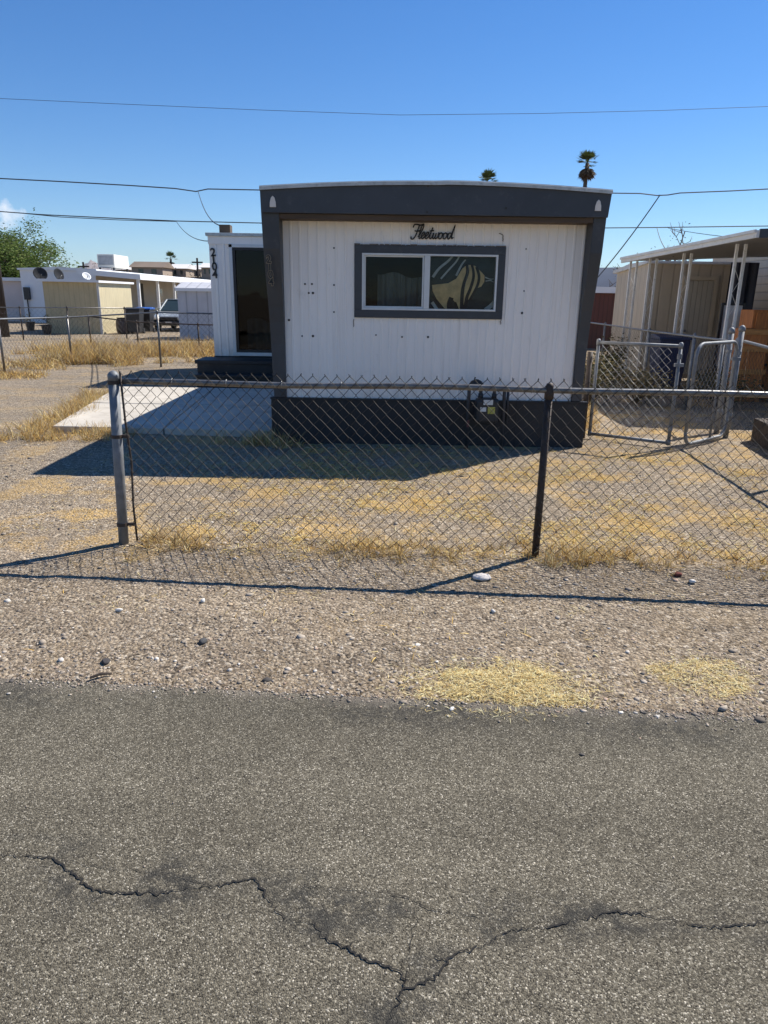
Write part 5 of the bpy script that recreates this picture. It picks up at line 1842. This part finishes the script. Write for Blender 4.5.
# ------------------------------------------------------------------ overhead wires
WIRE_PX = [
    ([(-60, 96), (0, 98.5), (120, 104), (260, 110), (400, 115), (540, 113.5), (660, 110.5), (768, 106.5), (900, 100)], .008, 'thin bare wire highest across the sky'),
    ([(-30, 177), (0, 178.5), (60, 181.5), (130, 185.5), (175, 188.5), (196, 191.5), (208, 189), (258, 190), (430, 193), (600, 193), (640, 193.5), (657, 195.5), (668, 195), (680, 193), (730, 191), (768, 189), (900, 184)], .022, 'thick black cable lying second across the sky, sagging behind the home roof'),
    ([(-30, 210), (0, 211.5), (40, 214.5), (110, 218), (176, 221), (258, 223), (430, 227), (600, 228), (657, 227.5), (768, 226), (900, 222)], .019, 'black telephone cable, lowest of the three lines'),
    ([(20, 213), (60, 217), (120, 220), (176, 221.5)], .014, 'slack secondary wire just under the lowest cable at the left'),
]
for pl, r_, lab in WIRE_PX:
    pts = [at(x, y, 30.0) for x, y in pl]
    solo('overhead_wire', MB().tube([tuple(p) for p in pts], r_, 5), M['cable'], lab + '', 'wire', 'overhead wires between the poles')


def drop(a, b2, r_, sag, lab):
    a, b2 = Vector(a), Vector(b2)
    pts = [a.lerp(b2, t) - Vector((0, 0, sag * 4 * t * (1 - t))) for t in np.linspace(0, 1, 9)]
    solo('service_drop', MB().tube([tuple(p) for p in pts], r_, 5), M['cable'], lab, 'wire', 'service drops to the homes')


drop(at(198, 191, 30), (-3.42, 15.4, 3.09), .012, .25, 'service wire dropping from the thick cable to the vent on the entry room roof')
drop(at(176, 221, 30), (-3.62, 15.6, 2.80), .010, .2, 'service wire dropping from the telephone cable to the corner of the entry room')
drop(at(660, 195, 30), (7.3, 27.6, 2.0), .022, .15, 'service wire slanting from the thick cable down behind the right end of the home')
drop(at(657, 228, 30), (6.2, 16.4, 2.68), .012, .15, 'short service wire dropping from the telephone cable to the awning')
drop(at(668, 228, 30), (9.8, 16.5, 3.0), .010, .10, 'thin wire running from the telephone cable toward the tan home')

# ------------------------------------------------------------------ town hill and mountains
hx = np.linspace(-120, 40, 90)
hy = np.linspace(85, 300, 70)
X, Y = np.meshgrid(hx, hy)


def hill_h(x, y):
    return -1.0 + 6.6 * np.exp(-((x + 45) / 34) ** 2) * (1 / (1 + np.exp(-(y - 125) / 9))) + 1.4 * (fbm(x + 500, y, .06, 81) - .3) * (y > 95)


Z = hill_h(X, Y)
V = np.stack([X.ravel(), Y.ravel(), Z.ravel()], 1)
nx = len(hx)
ii, jj = np.meshgrid(np.arange(nx - 1), np.arange(len(hy) - 1))
q = (jj * nx + ii).ravel()
tag(np_mesh('hill', V, np.stack([q, q + 1, q + nx + 1, q + nx], 1), M['hill'], smooth=True), kind='structure')
houses = [(131, 163, 262.5, 276, 134, 'roof_brown', 'wide brown low house on the distant town hill, left of the others'),
          (170, 186, 265, 275, 142, 'roof_town', 'white roofed house at the centre of the distant town hill'),
          (188, 200, 266, 275, 150, 'roof_town', 'small white roofed house next to the right end of the distant town'),
          (201, 213, 264, 274, 139, 'roof_town', 'white roofed house at the right end of the distant town, nearest the entry room'),
          (112, 128, 266, 276, 148, 'roof_town', 'pale house on the distant hill behind the rooftop cooler')]
for x0, x1, yt, yb_, Yh, rm, lab in houses:
    a, b2 = at(x0, yt, Yh), at(x1, yb_, Yh)
    zg = float(hill_h(np.array((a.x + b2.x) / 2), np.array(Yh)))
    t = thing('house', lab, 'house', ((a.x + b2.x) / 2, Yh, zg - .5), 'houses of the distant town on the hill')
    zw = a.z - (a.z - b2.z) * .35
    obj('wall', MB().box(a.x, b2.x, Yh, Yh + 6, min(zg, b2.z) - 1.5, zw), M['wall_town'], t)
    yc = Yh + 3
    obj('roof', MB().prism([(Yh - .6, zw), (Yh + 6.6, zw), (yc, a.z + .3)], 'x', a.x - .4, b2.x + .4), M[rm], t)
    w_ = (b2.x - a.x)
    for k in range(2):
        xx = a.x + w_ * (.22 + .42 * k)
        obj('window', MB().box(xx, xx + w_ * .16, Yh - .06, Yh - .01, zw - 1.1, zw - .3), M['car_glass'], t)
for k in range(26):
    px = random.uniform(104, 214)
    Yh = random.uniform(118, 150)
    x = (px - 384) / 710 * Yh
    zg = float(hill_h(np.array(x), np.array(Yh)))
    h_ = random.uniform(.8, 2.2)
    t = thing('hill_shrub', 'dark scrub bush dotted over the distant town hill', 'shrub', (x, Yh, zg), 'scrub bushes on the town hill')
    tips = [(x + random.gauss(0, h_ * .45), Yh + random.gauss(0, h_ * .3), zg + abs(random.gauss(.4, .3)) * h_) for _ in range(12)]
    obj('stem', MB().tube([(x, Yh, zg - .2), (x + .05, Yh, zg + h_ * .5)], .06, 5), M['bark'], t)
    part_np('foliage', leaf_cards(tips, 12, (h_ * .16,) * 3, (.15, .4), [(.030, .034, .016), (.050, .048, .024), (.022, .026, .012)]), M['leaf'], t)
for px, yt, yb_, Yh, lab in [(197, 258, 279, 110, 'thin dark utility pole standing on the distant hill'), (83, 262, 280, 105, 'slim dark pole behind the roof of the far white mobile home')]:
    a, b2 = at(px, yt, Yh), at(px, yb_, Yh)
    t = thing('distant_pole', lab, 'utility pole', (a.x, Yh, 0), 'poles on the distant hill')
    obj('pole', MB().tube([(a.x, Yh, 0), (a.x, Yh, a.z)], .14, 8), M['pole_wood'], t)
    obj('crossarm', MB().box(a.x - .8, a.x + .8, Yh - .08, Yh + .08, a.z - .7, a.z - .5), M['pole_wood'], t)

mx = np.linspace(-5200, 1500, 420)
my = np.linspace(5600, 8200, 70)
X, Y = np.meshgrid(mx, my)
rg = 1 - np.abs(2 * fbm(X + 9000, Y * .5, .0016, 141, 4) - 1)
ridge = 50 + 150 * (.25 + .75 * rg ** 2) * np.exp(-((X + 2650) / 1300) ** 2) + 70 * (1 - np.abs(2 * fbm(X + 9000, Y, .005, 151, 4) - 1)) ** 2
prof = np.clip((Y - 5600) / 700, 0, 1) * np.exp(-np.clip(Y - 6500, 0, None) / 900)
Z = -30 + ridge * prof * (1 + .5 * (fbm(X + 9000, Y, .004, 161) - .5))
V = np.stack([X.ravel(), Y.ravel(), Z.ravel()], 1)
nx = len(mx)
ii, jj = np.meshgrid(np.arange(nx - 1), np.arange(len(my) - 1))
q = (jj * nx + ii).ravel()
tag(np_mesh('mountains', V, np.stack([q, q + 1, q + nx + 1, q + nx], 1), M['mountain'], smooth=True), kind='structure')

# ------------------------------------------------------------------ air
hm = bpy.data.materials.new('haze_air')
hm.use_nodes = True
hm.node_tree.nodes.clear()
ho = hm.node_tree.nodes.new('ShaderNodeOutputMaterial')
hv = hm.node_tree.nodes.new('ShaderNodeVolumePrincipled')
hv.inputs['Color'].default_value = (.62, .80, 1.0, 1)
hv.inputs['Density'].default_value = 4e-5
hm.node_tree.links.new(hv.outputs[0], ho.inputs['Volume'])
tag(obj('haze', MB().box(-9500, 9500, -3500, 9500, -60, 330), hm), 'thin pale blue haze over the whole valley', 'haze', kind='stuff')

# ------------------------------------------------------------------ light
SUN_EL, SUN_AZ = R(48), R(56)          # azimuth from +Y towards +X: behind the home, to the right
sd = Vector((math.sin(SUN_AZ) * math.cos(SUN_EL), math.cos(SUN_AZ) * math.cos(SUN_EL), math.sin(SUN_EL)))
sl = bpy.data.lights.new('sun', 'SUN')
sl.energy = 5.0
sl.angle = R(.42)
sl.color = (1.0, .955, .885)
so = bpy.data.objects.new('sun', sl)
COL.objects.link(so)
so.rotation_euler = (-sd).to_track_quat('-Z', 'Y').to_euler()
w = bpy.data.worlds.new('World')
scene.world = w
w.use_nodes = True
nt = w.node_tree
nt.nodes.clear()
N = NT(nt)
out = N.n('ShaderNodeOutputWorld')
bg = N.n('ShaderNodeBackground')
sky = N.n('ShaderNodeTexSky')
sky.sky_type = 'NISHITA'
sky.sun_disc = False
sky.sun_elevation = SUN_EL
sky.sun_rotation = SUN_AZ
sky.altitude = 150
sky.air_density = 1.0
sky.dust_density = 0.0
sky.ozone_density = 3.0
# one small white cloud low at the left
tc = N.n('ShaderNodeTexCoord')
cdir = ray(8, 218).normalized()
vm = N.n('ShaderNodeVectorMath')
vm.operation = 'DISTANCE'
N.l(tc.outputs['Generated'], vm.inputs[0])
vm.inputs[1].default_value = cdir
cn = N.noise(tc.outputs['Generated'], 42, 6, .62)
cl_ = N.math('SUBTRACT', N.math('ADD', .017, N.math('MULTIPLY', N.math('SUBTRACT', cn, .5), .06)), vm.outputs['Value'])
cf = N.ramp(N.math('MULTIPLY', cl_, 30.0), [(.0, 0.0), (.55, .8)])
hs_ = N.n('ShaderNodeHueSaturation')
hs_.inputs['Saturation'].default_value = 1.25
N.l(sky.outputs[0], hs_.inputs['Color'])
skyc = N.mix(1.0, hs_.outputs[0], (.87, .985, 1.19), 'MULTIPLY')
colr = N.mix(cf, skyc, (9.6, 9.8, 10.4))
N.l(colr, bg.inputs[0])
bg.inputs[1].default_value = .072
N.l(bg.outputs[0], out.inputs[0])

scene.render.engine = 'CYCLES'
scene.view_settings.view_transform = 'Standard'
scene.view_settings.look = 'None'
scene.view_settings.gamma = 1
scene.view_settings.exposure = 0.62
scene.render.resolution_x = 768
scene.render.resolution_y = 1024
scene.cycles.max_bounces = 8
scene.cycles.transparent_max_bounces = 12
scene.cycles.use_denoising = True
scene.cycles.denoiser = 'OPENIMAGEDENOISE'
scene.cycles.denoising_input_passes = 'RGB_ALBEDO_NORMAL'
scene.cycles.denoising_prefilter = 'ACCURATE'
